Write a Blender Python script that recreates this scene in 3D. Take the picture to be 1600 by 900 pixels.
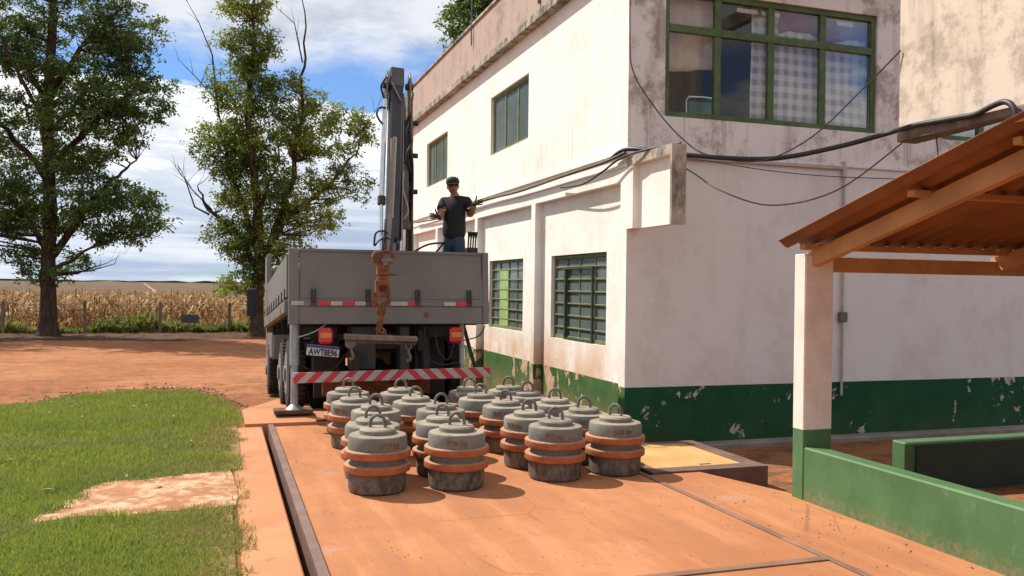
import bpy, bmesh, math, random
import numpy as np
from mathutils import Vector, Matrix, Euler
R = math.radians
random.seed(7); rng = np.random.default_rng(7)
for o in list(bpy.data.objects): bpy.data.objects.remove(o)
scene = bpy.context.scene
COL = scene.collection

# ------------------------------------------------------------------ camera, sky, sun, exposure
CAMH = 1.65
cam_d = bpy.data.cameras.new('camera'); cam = bpy.data.objects.new('camera', cam_d); COL.objects.link(cam)
cam_d.sensor_width = 36.0; cam_d.lens = 36.0*1350/1600; cam_d.clip_end = 12000; cam_d.clip_start = .05
cam.matrix_world = Matrix.Translation((0, 0, CAMH)) @ Matrix.Rotation(R(-18.63), 4, 'Z') @ Matrix.Rotation(R(90-.08), 4, 'X') @ Matrix.Rotation(R(.72), 4, 'Z')
scene.camera = cam
SUN_DIR = Vector((.58, -.66, -1.0)).normalized()
sun_d = bpy.data.lights.new('sun', 'SUN'); sun_d.energy = 4.6; sun_d.angle = R(.53); sun_d.color = (1, .95, .86)
sun = bpy.data.objects.new('sun', sun_d); COL.objects.link(sun)
sun.rotation_euler = SUN_DIR.to_track_quat('-Z', 'Y').to_euler(); sun.location = (-20, 25, 40)
SUN_EL = math.asin(-SUN_DIR.z); SUN_AZ = math.atan2(-SUN_DIR.x, -SUN_DIR.y)
vs = scene.view_settings
vs.view_transform = 'Standard'; vs.look = 'None'; vs.gamma = 1; vs.use_curve_mapping = False; vs.exposure = 0.53

# ------------------------------------------------------------------ node helpers
class NT:
    def __init__(s, nt): s.t = nt; s.N = nt.nodes; s.L = nt.links
    def put(s, sock, v):
        if v is None: return
        if isinstance(v, bpy.types.NodeSocket): s.L.new(v, sock)
        else:
            if isinstance(v, (tuple, list)) and len(v) == 3 and sock.type == 'RGBA': v = (*v, 1)
            sock.default_value = v
    def pos(s):
        return s.N.new('ShaderNodeNewGeometry').outputs['Position']
    def obj(s): return s.N.new('ShaderNodeTexCoord').outputs['Object']
    def sep(s, v):
        n = s.N.new('ShaderNodeSeparateXYZ'); s.put(n.inputs[0], v); return n.outputs
    def comb(s, x, y, z):
        n = s.N.new('ShaderNodeCombineXYZ'); s.put(n.inputs[0], x); s.put(n.inputs[1], y); s.put(n.inputs[2], z); return n.outputs[0]
    def map(s, v, sc=(1, 1, 1), loc=(0, 0, 0), rot=(0, 0, 0)):
        n = s.N.new('ShaderNodeMapping'); s.put(n.inputs['Vector'], v); n.inputs['Scale'].default_value = sc
        n.inputs['Location'].default_value = loc; n.inputs['Rotation'].default_value = rot; return n.outputs[0]
    def noise(s, v, scale, detail=5, rough=.55, dist=0):
        n = s.N.new('ShaderNodeTexNoise'); s.put(n.inputs['Vector'], v); n.inputs['Scale'].default_value = scale
        n.inputs['Detail'].default_value = detail; n.inputs['Roughness'].default_value = rough; n.inputs['Distortion'].default_value = dist
        return n.outputs['Fac']
    def voro(s, v, scale, feature='F1'):
        n = s.N.new('ShaderNodeTexVoronoi'); s.put(n.inputs['Vector'], v); n.inputs['Scale'].default_value = scale; n.feature = feature
        return n.outputs['Distance']
    def ramp(s, f, stops):
        n = s.N.new('ShaderNodeValToRGB'); s.put(n.inputs[0], f); e = n.color_ramp.elements
        while len(e) < len(stops): e.new(.5)
        for el, (p, c) in zip(e, stops):
            el.position = p
            if not isinstance(c, (tuple, list)): c = (c, c, c)
            el.color = (*c[:3], 1)
        return n.outputs[0]
    def step(s, f, a, b):
        n = s.N.new('ShaderNodeMapRange'); s.put(n.inputs[0], f); n.inputs[1].default_value = a; n.inputs[2].default_value = b
        n.interpolation_type = 'SMOOTHSTEP'; n.clamp = True; return n.outputs[0]
    def mix(s, f, a, b, blend='MIX'):
        n = s.N.new('ShaderNodeMix'); n.data_type = 'RGBA'; n.blend_type = blend
        s.put(n.inputs[0], f); s.put(n.inputs[6], a); s.put(n.inputs[7], b); return n.outputs[2]
    def m(s, op, a, b=None, c=None):
        n = s.N.new('ShaderNodeMath'); n.operation = op; s.put(n.inputs[0], a)
        if b is not None: s.put(n.inputs[1], b)
        if c is not None: s.put(n.inputs[2], c)
        return n.outputs[0]
    def rand(s): return s.N.new('ShaderNodeNewGeometry').outputs['Random Per Island']
    def orand(s): return s.N.new('ShaderNodeObjectInfo').outputs['Random']
def mk(name, fn):
    m = bpy.data.materials.new(name); m.use_nodes = True
    t = NT(m.node_tree); b = m.node_tree.nodes['Principled BSDF']
    d = fn(t)
    t.put(b.inputs['Base Color'], d['color']); t.put(b.inputs['Roughness'], d.get('rough', .8))
    for k, key in (('metal', 'Metallic'), ('spec', 'Specular IOR Level'), ('coat', 'Coat Weight'), ('alpha', 'Alpha')):
        if k in d: t.put(b.inputs[key], d[k])
    if 'bump' in d:
        h, st, ds = d['bump']; n = t.N.new('ShaderNodeBump'); t.put(n.inputs['Height'], h)
        n.inputs['Strength'].default_value = st; n.inputs['Distance'].default_value = ds; t.L.new(n.outputs[0], b.inputs['Normal'])
    if 'trans' in d:     # translucent share, for leaves
        tr = t.N.new('ShaderNodeBsdfTranslucent'); t.put(tr.inputs[0], d['transcol'] if 'transcol' in d else d['color'])
        mx = t.N.new('ShaderNodeMixShader'); mx.inputs[0].default_value = d['trans']
        t.L.new(b.outputs[0], mx.inputs[1]); t.L.new(tr.outputs[0], mx.inputs[2])
        t.L.new(mx.outputs[0], t.N['Material Output'].inputs['Surface'])
    return m
def simple(name, c, rough=.7, var=.25, scale=6, bump=.15, metal=0, dirt=None, dirtamt=.5, spec=.4, bd=.004):
    """paint or metal with uneven tone, optional dirt patches and fine relief"""
    def f(t):
        p = t.pos(); n = t.noise(p, scale, 6, .6); n2 = t.noise(p, scale*9, 4, .6)
        dark = tuple(x*(1-var) for x in c); lite = tuple(min(1, x*(1+var*.7)) for x in c)
        col = t.mix(t.step(n, .3, .7), dark, lite)
        col = t.mix(t.m('MULTIPLY', t.step(n2, .5, .75), .35), col, tuple(x*.75 for x in c))
        if dirt: col = t.mix(t.m('MULTIPLY', t.step(t.noise(p, scale*.8, 7, .65), 1-dirtamt*.75, 1-dirtamt*.45), .85), col, dirt)
        return dict(color=col, rough=t.m('ADD', rough-.08, t.m('MULTIPLY', n2, .16)), metal=metal, spec=spec, bump=(n2, bump, bd))
    return mk(name, f)
MAT = {}

# ------------------------------------------------------------------ world: sky with clouds
w = bpy.data.worlds.new('World'); scene.world = w; w.use_nodes = True
t = NT(w.node_tree); bg = w.node_tree.nodes['Background']
sky = t.N.new('ShaderNodeTexSky'); sky.sky_type = 'NISHITA'; sky.sun_disc = False
sky.sun_elevation = SUN_EL; sky.sun_rotation = SUN_AZ; sky.air_density = 1.0; sky.dust_density = .6; sky.ozone_density = 1.5
gen = t.N.new('ShaderNodeTexCoord').outputs['Generated']
sx, sy, sz = t.sep(gen)
zz = t.m('MAXIMUM', sz, 0.0)
den = t.m('ADD', zz, .16)
cp = t.comb(t.m('DIVIDE', sx, den), t.m('DIVIDE', sy, den), t.m('MULTIPLY', zz, 2.2))
n1 = t.noise(t.map(cp, loc=(3.1, 1.7, .4)), 1.15, 9, .56, .25)
n2 = t.noise(t.map(cp, loc=(8.1, 2.2, 0)), 3.6, 7, .6, .2)
zw = t.m('ADD', zz, t.m('ADD', t.m('MULTIPLY', t.m('SUBTRACT', n1, .5), .20), t.m('MULTIPLY', t.m('SUBTRACT', n2, .5), .075)))
gap = t.m('MULTIPLY', t.step(zw, .188, .203), t.m('SUBTRACT', 1.0, t.step(zw, .232, .285)))     # clear air between the near cloud tops and the high layer
holes = t.step(t.m('ADD', n1, t.m('MULTIPLY', t.m('SUBTRACT', n2, .5), .25)), .25, .38)
mask = t.m('MULTIPLY', holes, t.m('SUBTRACT', 1.0, t.m('MULTIPLY', gap, .97)))
lay = t.noise(t.map(gen, sc=(2.0, 2.0, 30)), 1.5, 7, .6)          # flat grey layers low over the horizon
puff = t.step(t.m('ADD', n2, t.m('MULTIPLY', t.m('SUBTRACT', zw, .15), 2.2)), .34, .66)
low_c = t.mix(t.step(lay, .36, .64), (5.2, 6.3, 8.4), (10.0, 10.6, 11.6))
mid_c = t.mix(puff, (8.4, 9.1, 10.3), (13.2, 13.3, 13.4))
high_c = t.mix(t.step(t.m('ADD', n2, t.m('MULTIPLY', n1, .4)), .5, .85), (6.0, 6.6, 7.7), (9.6, 10.0, 10.8))
ccol = t.mix(t.step(zz, .05, .13), low_c, mid_c)
ccol = t.mix(t.step(zw, .225, .26), ccol, high_c)
skyc = t.mix(1.0, sky.outputs[0], (.70, 1.05, 1.5), 'MULTIPLY')
t.put(bg.inputs[0], t.mix(mask, skyc, ccol)); bg.inputs[1].default_value = .062

# ------------------------------------------------------------------ mesh helpers
class MB:
    def __init__(s): s.v = []; s.f = []; s.mi = []; s.cur = 0
    def _add(s, vs, fs):
        o = len(s.v); s.v += [tuple(q) for q in vs]; s.f += [tuple(i+o for i in f) for f in fs]; s.mi += [s.cur]*len(fs); return s
    def box(s, x0, x1, y0, y1, z0, z1):
        return s._add([(x, y, z) for z in (z0, z1) for y in (y0, y1) for x in (x0, x1)],
                      [(0, 2, 3, 1), (4, 5, 7, 6), (0, 1, 5, 4), (2, 6, 7, 3), (0, 4, 6, 2), (1, 3, 7, 5)])
    def beam(s, a, b, wx, wz, up=(0, 0, 1)):
        a = Vector(a); b = Vector(b); d = (b-a).normalized(); u = Vector(up)
        sx_ = d.cross(u)
        if sx_.length < 1e-4: sx_ = d.cross(Vector((0, 1, 0)))
        sx_.normalize(); sz_ = sx_.cross(d).normalized()
        vs = [p + sx_*(i*wx/2) + sz_*(j*wz/2) for p in (a, b) for i, j in ((-1, -1), (1, -1), (1, 1), (-1, 1))]
        return s._add(vs, [(0, 1, 2, 3), (7, 6, 5, 4), (0, 4, 5, 1), (1, 5, 6, 2), (2, 6, 7, 3), (3, 7, 4, 0)])
    def tube(s, pts, r, n=8, cap=True, closed=False):
        pts = [Vector(p) for p in pts]; k = len(pts)
        rs = r if isinstance(r, (list, tuple)) else [r]*k
        rings = []; ref = None
        for i, p in enumerate(pts):
            if closed: d = pts[(i+1) % k]-pts[i-1]
            else: d = pts[min(i+1, k-1)]-pts[max(i-1, 0)]
            if d.length < 1e-9: d = Vector((0, 0, 1))
            d.normalize()
            if ref is None:
                ref = d.cross(Vector((0, 0, 1)))
                if ref.length < .05: ref = d.cross(Vector((1, 0, 0)))
            ref = (ref - d*ref.dot(d)); ref.normalize(); b = d.cross(ref)
            rings.append([p + (ref*math.cos(2*math.pi*j/n) + b*math.sin(2*math.pi*j/n))*rs[i] for j in range(n)])
        fs = []
        for i in range(k if closed else k-1):
            i2 = (i+1) % k
            for j in range(n):
                j2 = (j+1) % n; fs.append((i*n+j, i*n+j2, i2*n+j2, i2*n+j))
        if cap and not closed: fs += [tuple(reversed(range(n))), tuple((k-1)*n+j for j in range(n))]
        return s._add([q for rg in rings for q in rg], fs)
    def lathe(s, prof, n=40, c=(0, 0, 0)):
        vs = [(c[0]+r*math.cos(2*math.pi*j/n), c[1]+r*math.sin(2*math.pi*j/n), c[2]+z) for r, z in prof for j in range(n)]
        fs = [(i*n+j, i*n+(j+1) % n, (i+1)*n+(j+1) % n, (i+1)*n+j) for i in range(len(prof)-1) for j in range(n)]
        fs += [tuple(reversed(range(n))), tuple((len(prof)-1)*n+j for j in range(n))]
        return s._add(vs, fs)
    def disc(s, a, b, r, n=20): return s.tube([a, b], r, n)
    def prism(s, poly, axis, a, b):
        """poly: list of 2-tuples in the plane normal to axis"""
        def mkp(p, q): return {'x': (q, p[0], p[1]), 'y': (p[0], q, p[1]), 'z': (p[0], p[1], q)}[axis]
        k = len(poly); vs = [mkp(p, a) for p in poly]+[mkp(p, b) for p in poly]
        fs = [tuple(range(k)), tuple(reversed(range(k, 2*k)))]+[(i, i+k, (i+1) % k+k, (i+1) % k) for i in range(k)]
        return s._add(vs, fs)
    def build(s, name, mat, parent=None, xf=None, smooth=None, bevel=0, loc=None):
        me = bpy.data.meshes.new(name)
        vs = s.v if xf is None else [tuple(xf @ Vector(q)) for q in s.v]
        me.from_pydata(vs, [], s.f)
        for m_ in (mat if isinstance(mat, (list, tuple)) else [mat]): me.materials.append(MAT[m_] if isinstance(m_, str) else m_)
        if any(s.mi): me.polygons.foreach_set('material_index', s.mi)
        bm = bmesh.new(); bm.from_mesh(me); bmesh.ops.recalc_face_normals(bm, faces=bm.faces)
        if bevel: bmesh.ops.bevel(bm, geom=[e for e in bm.edges if len(e.link_faces) == 2 and e.calc_face_angle() > .6], offset=bevel, segments=1, affect='EDGES', clamp_overlap=True)
        bm.to_mesh(me); bm.free()
        if smooth: me.shade_smooth(); me.set_sharp_from_angle(angle=R(smooth))
        o = bpy.data.objects.new(name, me); COL.objects.link(o)
        if loc: o.location = loc
        if parent: o.parent = parent
        return o
def empty(name, loc=(0, 0, 0), rot=(0, 0, 0)):
    o = bpy.data.objects.new(name, None); COL.objects.link(o); o.location = loc; o.rotation_euler = rot
    o.empty_display_size = .2; return o
def tag(o, label=None, cat=None, group=None, kind=None):
    for k, v in (('label', label), ('category', cat), ('group', group), ('kind', kind)):
        if v: o[k] = v
    return o
def npmesh(name, verts, tris, mat, n=3):
    """fast mesh from numpy arrays, faces all with n corners"""
    me = bpy.data.meshes.new(name); nv = len(verts); nf = len(tris)
    me.vertices.add(nv); me.vertices.foreach_set('co', np.asarray(verts, dtype=np.float32).ravel())
    me.loops.add(nf*n); me.loops.foreach_set('vertex_index', np.asarray(tris, dtype=np.int32).ravel())
    me.polygons.add(nf); me.polygons.foreach_set('loop_start', np.arange(0, nf*n, n, dtype=np.int32))
    me.polygons.foreach_set('loop_total', np.full(nf, n, dtype=np.int32))
    me.update(calc_edges=True); me.validate()
    me.materials.append(MAT[mat])
    o = bpy.data.objects.new(name, me); COL.objects.link(o); return o
def text_mesh(txt, size, depth, bold=0):
    cu = bpy.data.curves.new('txt', 'FONT'); cu.body = txt; cu.size = size; cu.extrude = depth; cu.align_x = 'CENTER'; cu.resolution_u = 3; cu.offset = bold
    o = bpy.data.objects.new('txt', cu); COL.objects.link(o); bpy.context.view_layer.update()
    me = bpy.data.meshes.new_from_object(o.evaluated_get(bpy.context.evaluated_depsgraph_get()))
    bpy.data.objects.remove(o); return me
def rescale(objs, k):
    """true size of a finished group: same directions from the origin, k times as far and as large"""
    for o in objs:
        p = o.location; o.location = (p.x*k, p.y*k, CAMH+(p.z-CAMH)*k); o.scale = [q*k for q in o.scale]
def tops(): return {o for o in bpy.data.objects if o.parent is None}
def sstep(a, b, x):
    t_ = np.clip((np.asarray(x, dtype=float)-a)/(b-a), 0, 1); return t_*t_*(3-2*t_)
def hz(x, y):
    """ground level: flat at the weighbridge, falling away beyond it and beside the building"""
    x = np.asarray(x, dtype=float); y = np.asarray(y, dtype=float)
    t_ = np.clip((y-10.9)/6.2, 0, 1); z = -.52*t_
    side = np.maximum(sstep(3.62, 3.68, x)*sstep(6.7, 6.86, y), sstep(0, .06, x-4.08-(6.86-y)*.36)*sstep(5.86, 5.92, y))
    return np.minimum(z, z*(1-side)-(.19+.05*np.clip(y-7, 0, 2)/2)*side)

# ------------------------------------------------------------------ materials
SOIL = (.40, .165, .075); DUST = (.47, .215, .105)
def f_dirt(t):
    p = t.pos(); big = t.noise(p, .35, 5, .6); mid = t.noise(t.map(p, sc=(.45, 1.7, 1), rot=(0, 0, .12)), 2.0, 9, .7); fine = t.noise(p, 22, 7, .75); rut = t.noise(t.map(p, sc=(.12, 1.5, 1), rot=(0, 0, .1)), 1.6, 6, .65)
    col = t.mix(t.step(big, .3, .7), (.33, .118, .046), (.46, .195, .088))
    col = t.mix(t.m('MULTIPLY', t.step(rut, .48, .66), .6), col, (.24, .095, .045))
    col = t.mix(t.m('MULTIPLY', t.step(mid, .48, .70), .7), col, (.25, .125, .07))
    col = t.mix(t.m('MULTIPLY', t.step(mid, .50, .30), .35), col, (.50, .24, .12))
    col = t.mix(t.m('MULTIPLY', t.step(fine, .50, .70), .65), col, (.50, .255, .14))
    col = t.mix(t.m('MULTIPLY', t.step(fine, .46, .32), .5), col, (.16, .065, .03))
    cl = t.noise(p, 4.2, 8, .72)
    col = t.mix(t.m('MULTIPLY', t.step(cl, .50, .66), .6), col, (.20, .09, .045))
    col = t.mix(t.m('MULTIPLY', t.step(cl, .46, .32), .5), col, (.52, .25, .125))
    litter = t.m('MULTIPLY', t.step(t.noise(p, 3.3, 9, .75), .50, .60), t.m('SUBTRACT', 1.0, t.step(t.sep(p)[1], 18.8, 22.5)))
    col = t.mix(t.m('MULTIPLY', litter, .75), col, (.14, .085, .045))
    return dict(color=col, rough=.95, spec=.1, bump=(t.m('ADD', t.m('ADD', t.m('MULTIPLY', mid, 1.6), rut), t.m('MULTIPLY', fine, .6)), 1.0, .05))
MAT['dirt'] = mk('red_dirt', f_dirt)
MAT['clod'] = simple('brown_clods', (.22, .115, .065), .95, .5, 3)
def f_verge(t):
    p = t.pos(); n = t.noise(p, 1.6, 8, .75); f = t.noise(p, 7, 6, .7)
    col = t.mix(t.step(n, .35, .65), (.045, .025, .016), (.12, .062, .036))  # litter brown, darkened further to paint in the shade of the tree row
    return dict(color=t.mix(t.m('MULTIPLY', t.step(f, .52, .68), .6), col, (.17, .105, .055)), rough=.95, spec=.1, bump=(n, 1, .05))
MAT['verge'] = mk('shaded_litter_soil', f_verge)
def f_deck(t):
    p = t.pos(); big = t.noise(p, .8, 5, .6); mid = t.noise(p, 4, 7, .65); fine = t.noise(p, 55, 4, .7)
    trk = t.noise(t.map(p, sc=(3.2, .35, 1)), 1.5, 5, .6)
    col = t.mix(t.step(big, .32, .68), (.37, .145, .062), (.445, .19, .084))
    col = t.mix(t.m('MULTIPLY', t.step(trk, .48, .66), .65), col, (.33, .14, .07))
    col = t.mix(t.m('MULTIPLY', t.step(trk, .48, .32), .45), col, (.52, .25, .125))
    col = t.mix(t.m('MULTIPLY', t.step(mid, .52, .70), .5), col, (.31, .145, .078))
    col = t.mix(t.m('MULTIPLY', t.step(fine, .55, .75), .5), col, (.30, .15, .09))
    spots = t.m('MULTIPLY', t.step(t.noise(t.map(p, loc=(2, 8, 0)), 9, 7, .75), .60, .70), t.step(big, .4, .6))
    col = t.mix(t.m('MULTIPLY', spots, .55), col, (.26, .12, .07))
    pit = t.m('MULTIPLY', t.m('SUBTRACT', 1.0, t.step(t.voro(p, 16), .10, .2)), t.step(t.noise(p, 2.2, 4, .6), .42, .6))
    col = t.mix(t.m('MULTIPLY', pit, .7), col, (.20, .085, .045))
    crack = t.m('MULTIPLY', t.m('SUBTRACT', 1.0, t.step(t.voro(t.map(p, sc=(.8, .55, 1)), 1.1, 'DISTANCE_TO_EDGE'), .002, .007)), t.step(t.noise(t.map(p, loc=(6, 1, 0)), .9, 4, .6), .5, .6))
    col = t.mix(t.m('MULTIPLY', crack, .5), col, (.20, .09, .05))
    worn = t.step(t.noise(t.map(p, loc=(5, 2, 0)), 1.3, 8, .7), .60, .72)
    col = t.mix(t.m('MULTIPLY', worn, .55), col, (.36, .29, .24))
    return dict(color=col, rough=.92, spec=.15, bump=(t.m('ADD', mid, t.m('MULTIPLY', fine, .6)), .45, .008))
MAT['deck'] = mk('dusty_concrete', f_deck)
def f_strip(t):
    p = t.pos(); big = t.noise(p, 1.4, 6, .6); fine = t.noise(p, 50, 4, .7); cr = t.voro(t.map(p, sc=(1, .5, 1)), 2.2, 'DISTANCE_TO_EDGE')
    col = t.mix(t.step(big, .3, .7), (.42, .175, .082), (.50, .235, .12))
    col = t.mix(t.m('MULTIPLY', t.step(t.noise(t.map(p, loc=(1, 4, 0)), 2.6, 7, .7), .60, .70), .6), col, (.27, .10, .05))
    col = t.mix(t.m('MULTIPLY', t.step(fine, .55, .75), .4), col, (.33, .17, .1))
    return dict(color=col, rough=.92, spec=.15, bump=(t.m('ADD', big, t.m('MULTIPLY', fine, .4)), .5, .01))
MAT['strip'] = mk('dusty_concrete_strip', f_strip)
def f_patch(t):
    p = t.pos(); n = t.noise(p, 5, 7, .7); n2 = t.noise(t.map(p, loc=(4, 0, 0)), 2.2, 6, .65); fine = t.noise(p, 60, 4, .7)
    col = t.mix(t.step(n, .42, .62), (.36, .165, .08), (.62, .40, .26))
    col = t.mix(t.m('MULTIPLY', t.step(n2, .48, .7), .6), col, (.45, .21, .10))
    col = t.mix(t.m('MULTIPLY', t.step(fine, .55, .72), .5), col, (.25, .12, .06))
    return dict(color=col, rough=.95, spec=.1, bump=(t.m('ADD', n, t.m('MULTIPLY', fine, .4)), .8, .03))
MAT['bare'] = mk('bare_crushed_stone_patch', f_patch)
def f_turf(t):
    p = t.pos(); n = t.noise(p, 1.1, 6, .65); n2 = t.noise(p, 18, 5, .7)
    col = t.mix(t.step(n, .35, .65), (.09, .12, .025), (.14, .14, .045))
    col = t.mix(t.m('MULTIPLY', t.step(n2, .5, .7), .6), col, (.16, .10, .05))
    col = t.mix(t.m('MULTIPLY', t.step(t.sep(p)[0], -.4, .12), .8), col, (.30, .17, .085))
    return dict(color=col, rough=.95, spec=.1, bump=(n2, .8, .02))
MAT['turf'] = mk('lawn_turf', f_turf)
def f_grass(t):
    r = t.rand(); p = t.pos()
    col = t.ramp(r, [(0, (.09, .13, .014)), (.35, (.175, .23, .026)), (.75, (.265, .31, .045)), (1, (.40, .37, .13))])
    dry = t.step(t.noise(t.map(p, sc=(1.2, .8, 0)), 1.3, 5, .6), .45, .62)
    edge = t.step(t.sep(p)[0], -.35, .25)
    col = t.mix(t.m('MULTIPLY', t.m('MULTIPLY', dry, t.m('ADD', .42, t.m('MULTIPLY', edge, .55))), t.step(r, .15, .6)), col, (.30, .22, .10))
    dz = t.m('MULTIPLY', t.step(t.sep(p)[0], -.55, .1), t.step(t.noise(t.map(p, loc=(3, 5, 0), sc=(1.6, .7, 0)), 1.1, 6, .65), .44, .56))
    col = t.mix(t.m('MULTIPLY', dz, .75), col, (.30, .20, .10))
    gy = t.step(t.noise(t.map(p, loc=(1, 7, 0), sc=(.7, 1.3, 0)), .8, 5, .6), .50, .62)
    col = t.mix(t.m('MULTIPLY', gy, .75), col, (.23, .20, .10))
    dk = t.step(t.noise(t.map(p, loc=(9, 3, 0), sc=(1, 1, 0)), .9, 4, .6), .5, .68)
    col = t.mix(t.m('MULTIPLY', dk, .55), col, (.085, .14, .04))
    return dict(color=col, rough=.6, spec=.3, trans=.4, transcol=t.mix(.5, col, (.36, .44, .05)))
MAT['grass'] = mk('grass_blades', f_grass)
def leafmat(name, stops, tc):
    def f(t):
        col = t.ramp(t.m('ADD', t.m('MULTIPLY', t.rand(), .55), t.m('MULTIPLY', t.step(t.noise(t.pos(), .42, 3, .5), .3, .7), .5)), stops)
        return dict(color=col, rough=.5, spec=.35, trans=.4, transcol=t.mix(.5, col, tc))
    return mk(name, f)
MAT['leaf1'] = leafmat('dark_tree_leaves', [(.15, (.024, .052, .017)), (.5, (.058, .108, .028)), (.85, (.15, .20, .04))], (.22, .34, .05))
MAT['leaf2'] = leafmat('light_tree_leaves', [(.15, (.035, .072, .018)), (.42, (.085, .145, .026)), (.64, (.19, .25, .035)), (.88, (.34, .34, .05))], (.34, .38, .04))
MAT['weed'] = leafmat('weed_leaves', [(.15, (.07, .10, .02)), (.5, (.15, .18, .04)), (.8, (.30, .25, .09)), (1, (.42, .30, .12))], (.28, .30, .06))
def f_corn(t):
    r = t.rand(); col = t.ramp(r, [(0, (.12, .06, .02)), (.3, (.26, .135, .045)), (.65, (.43, .25, .095)), (.92, (.66, .47, .25)), (1, (.20, .20, .05))])
    return dict(color=col, rough=.7, spec=.25, trans=.25)
MAT['corn'] = mk('dry_corn', f_corn)
def f_far(t):
    p = t.pos(); x, y, z = t.sep(p)
    n = t.noise(t.map(p, sc=(.12, .02, 1)), 1.2, 6, .65); n2 = t.noise(t.map(p, sc=(1, .35, 1)), 1.6, 6, .7); big = t.noise(t.map(p, sc=(.006, .0025, 1)), 1, 4, .5)
    col = t.mix(t.step(n, .3, .7), (.10, .062, .036), (.155, .098, .056))
    col = t.mix(t.m('MULTIPLY', t.step(n2, .5, .7), .6), col, (.26, .175, .10))
    col = t.mix(t.m('MULTIPLY', t.step(big, .45, .6), .5), col, (.10, .07, .045))
    return dict(color=col, rough=.95, spec=.1, bump=(n2, 1, .15))
MAT['farfield'] = mk('dry_crop_field', f_far)
MAT['track'] = simple('pale_track', (.28, .19, .115), .95, .2, .5)
def f_bark(t):
    p = t.pos(); n = t.noise(t.map(p, sc=(1, 1, .25)), 9, 7, .7)
    return dict(color=t.mix(t.step(n, .3, .7), (.03, .02, .015), (.10, .065, .045)), rough=.95, spec=.1, bump=(n, 1, .05))
MAT['bark'] = mk('bark', f_bark)
MAT['deadwood'] = simple('dead_wood', (.20, .16, .13), .9, .3, 5)
def wallmat(name, base, stain, zsplit, stain_lo, stain_hi, zb, g1, g2, peelcol, peel, splash, pscale=3.6, dust=.5, streak=1.0):
    """painted masonry: rain stains above zsplit, painted dado below zb with flaked patches, soil splash above the dado"""
    def f(t):
        p = t.pos(); x, y, z = t.sep(p)
        st = t.noise(t.map(p, sc=(2.2, 2.2, .32)), 1.5, 8, .62, .3); bl = t.noise(p, 1.3, 8, .68); sp = t.noise(p, 9, 6, .7); fine = t.noise(p, 70, 3, .6)
        col = t.mix(t.m('MULTIPLY', t.step(bl, .35, .75), .5), base, tuple(c*q for c, q in zip(base, (.93, .89, .85))))
        up = t.step(z, zsplit-.15, zsplit+.05)
        am = t.m('ADD', t.m('MULTIPLY', up, stain_hi), t.m('MULTIPLY', t.m('SUBTRACT', 1.0, up), stain_lo))
        sm = t.m('ADD', t.m('MULTIPLY', t.step(st, .50, .74), .7), t.m('MULTIPLY', t.step(t.m('MULTIPLY', bl, t.m('ADD', .55, sp)), .50, .68), .8))
        col = t.mix(t.m('MINIMUM', t.m('MULTIPLY', sm, am), .85), col, stain)
        # hairline streaks just under sills and the string course
        drip = t.m('MULTIPLY', t.step(t.noise(t.map(p, sc=(9, 9, .16)), 1.4, 4, .6), .58, .72), t.m('MULTIPLY', t.step(z, zsplit-.05, zsplit+.1), t.m('SUBTRACT', 1.0, t.step(z, zsplit+.25, zsplit+.95))))
        col = t.mix(t.m('MULTIPLY', drip, .5*streak), col, tuple(c*.6 for c in stain))
        if splash:
            s_ = t.m('MULTIPLY', t.step(bl, .30, .62), t.m('SUBTRACT', 1.0, t.step(z, zb, zb+.75)))
            col = t.mix(t.m('MULTIPLY', s_, splash), col, (.62, .33, .17))
        gr = t.mix(t.step(t.noise(p, 2.3, 6, .65), .35, .65), g1, g2)
        pn = t.noise(t.map(p, sc=(1, 1, .75), loc=(2.3, .7, .2)), pscale, 8, .66, .4)
        gate = t.noise(t.map(p, loc=(7, 1, 3)), .55, 3, .5)
        pk = t.step(t.m('ADD', pn, t.m('MULTIPLY', t.m('SUBTRACT', gate, .5), .55)), peel, peel+.015)
        gr = t.mix(pk, gr, t.mix(t.step(sp, .4, .6), peelcol, tuple(c*.75 for c in peelcol)))
        dus = t.m('MULTIPLY', t.m('SUBTRACT', 1.0, t.step(z, -.25, .38)), t.step(bl, .25, .65))
        gr = t.mix(t.m('MULTIPLY', dus, dust), gr, (.33, .20, .10))
        zj = t.m('ADD', z, t.m('MULTIPLY', t.m('SUBTRACT', bl, .5), .012))
        below = t.m('SUBTRACT', 1.0, t.step(zj, zb-.004, zb+.004))
        return dict(color=t.mix(below, col, gr), rough=.85, spec=.2, bump=(t.m('SUBTRACT', t.m('ADD', t.m('MULTIPLY', bl, .9), t.m('MULTIPLY', fine, .25)), t.m('MULTIPLY', t.m('MULTIPLY', pk, below), .5)), .3, .012))
    return mk(name, f)
WALLW = (.85, .80, .73); STAIN = (.22, .18, .15)
MAT['facade'] = wallmat('weathered_white_facade', WALLW, (.52, .40, .31), 3.31, .22, .26, .482, (.035, .10, .028), (.075, .135, .035), (.60, .40, .26), .55, .75, 3.6, .8)
MAT['endwall'] = wallmat('stained_white_end_wall', (.665, .625, .595), STAIN, 3.31, .14, .8, .482, (.009, .058, .022), (.013, .076, .030), (.48, .40, .35), .605, .12, 6.0, .08)
MAT['fin'] = wallmat('stained_fin_wall', (.66, .55, .45), (.16, .12, .095), 4.6, .55, .95, -5, (.02, .1, .04), (.02, .1, .04), (.5, .4, .3), .9, 0)
MAT['parapet'] = wallmat('flaking_parapet', (.44, .33, .275), (.20, .145, .12), 3, .5, .55, -5, (.02, .1, .04), (.02, .1, .04), (.5, .4, .3), .9, 0)
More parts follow.
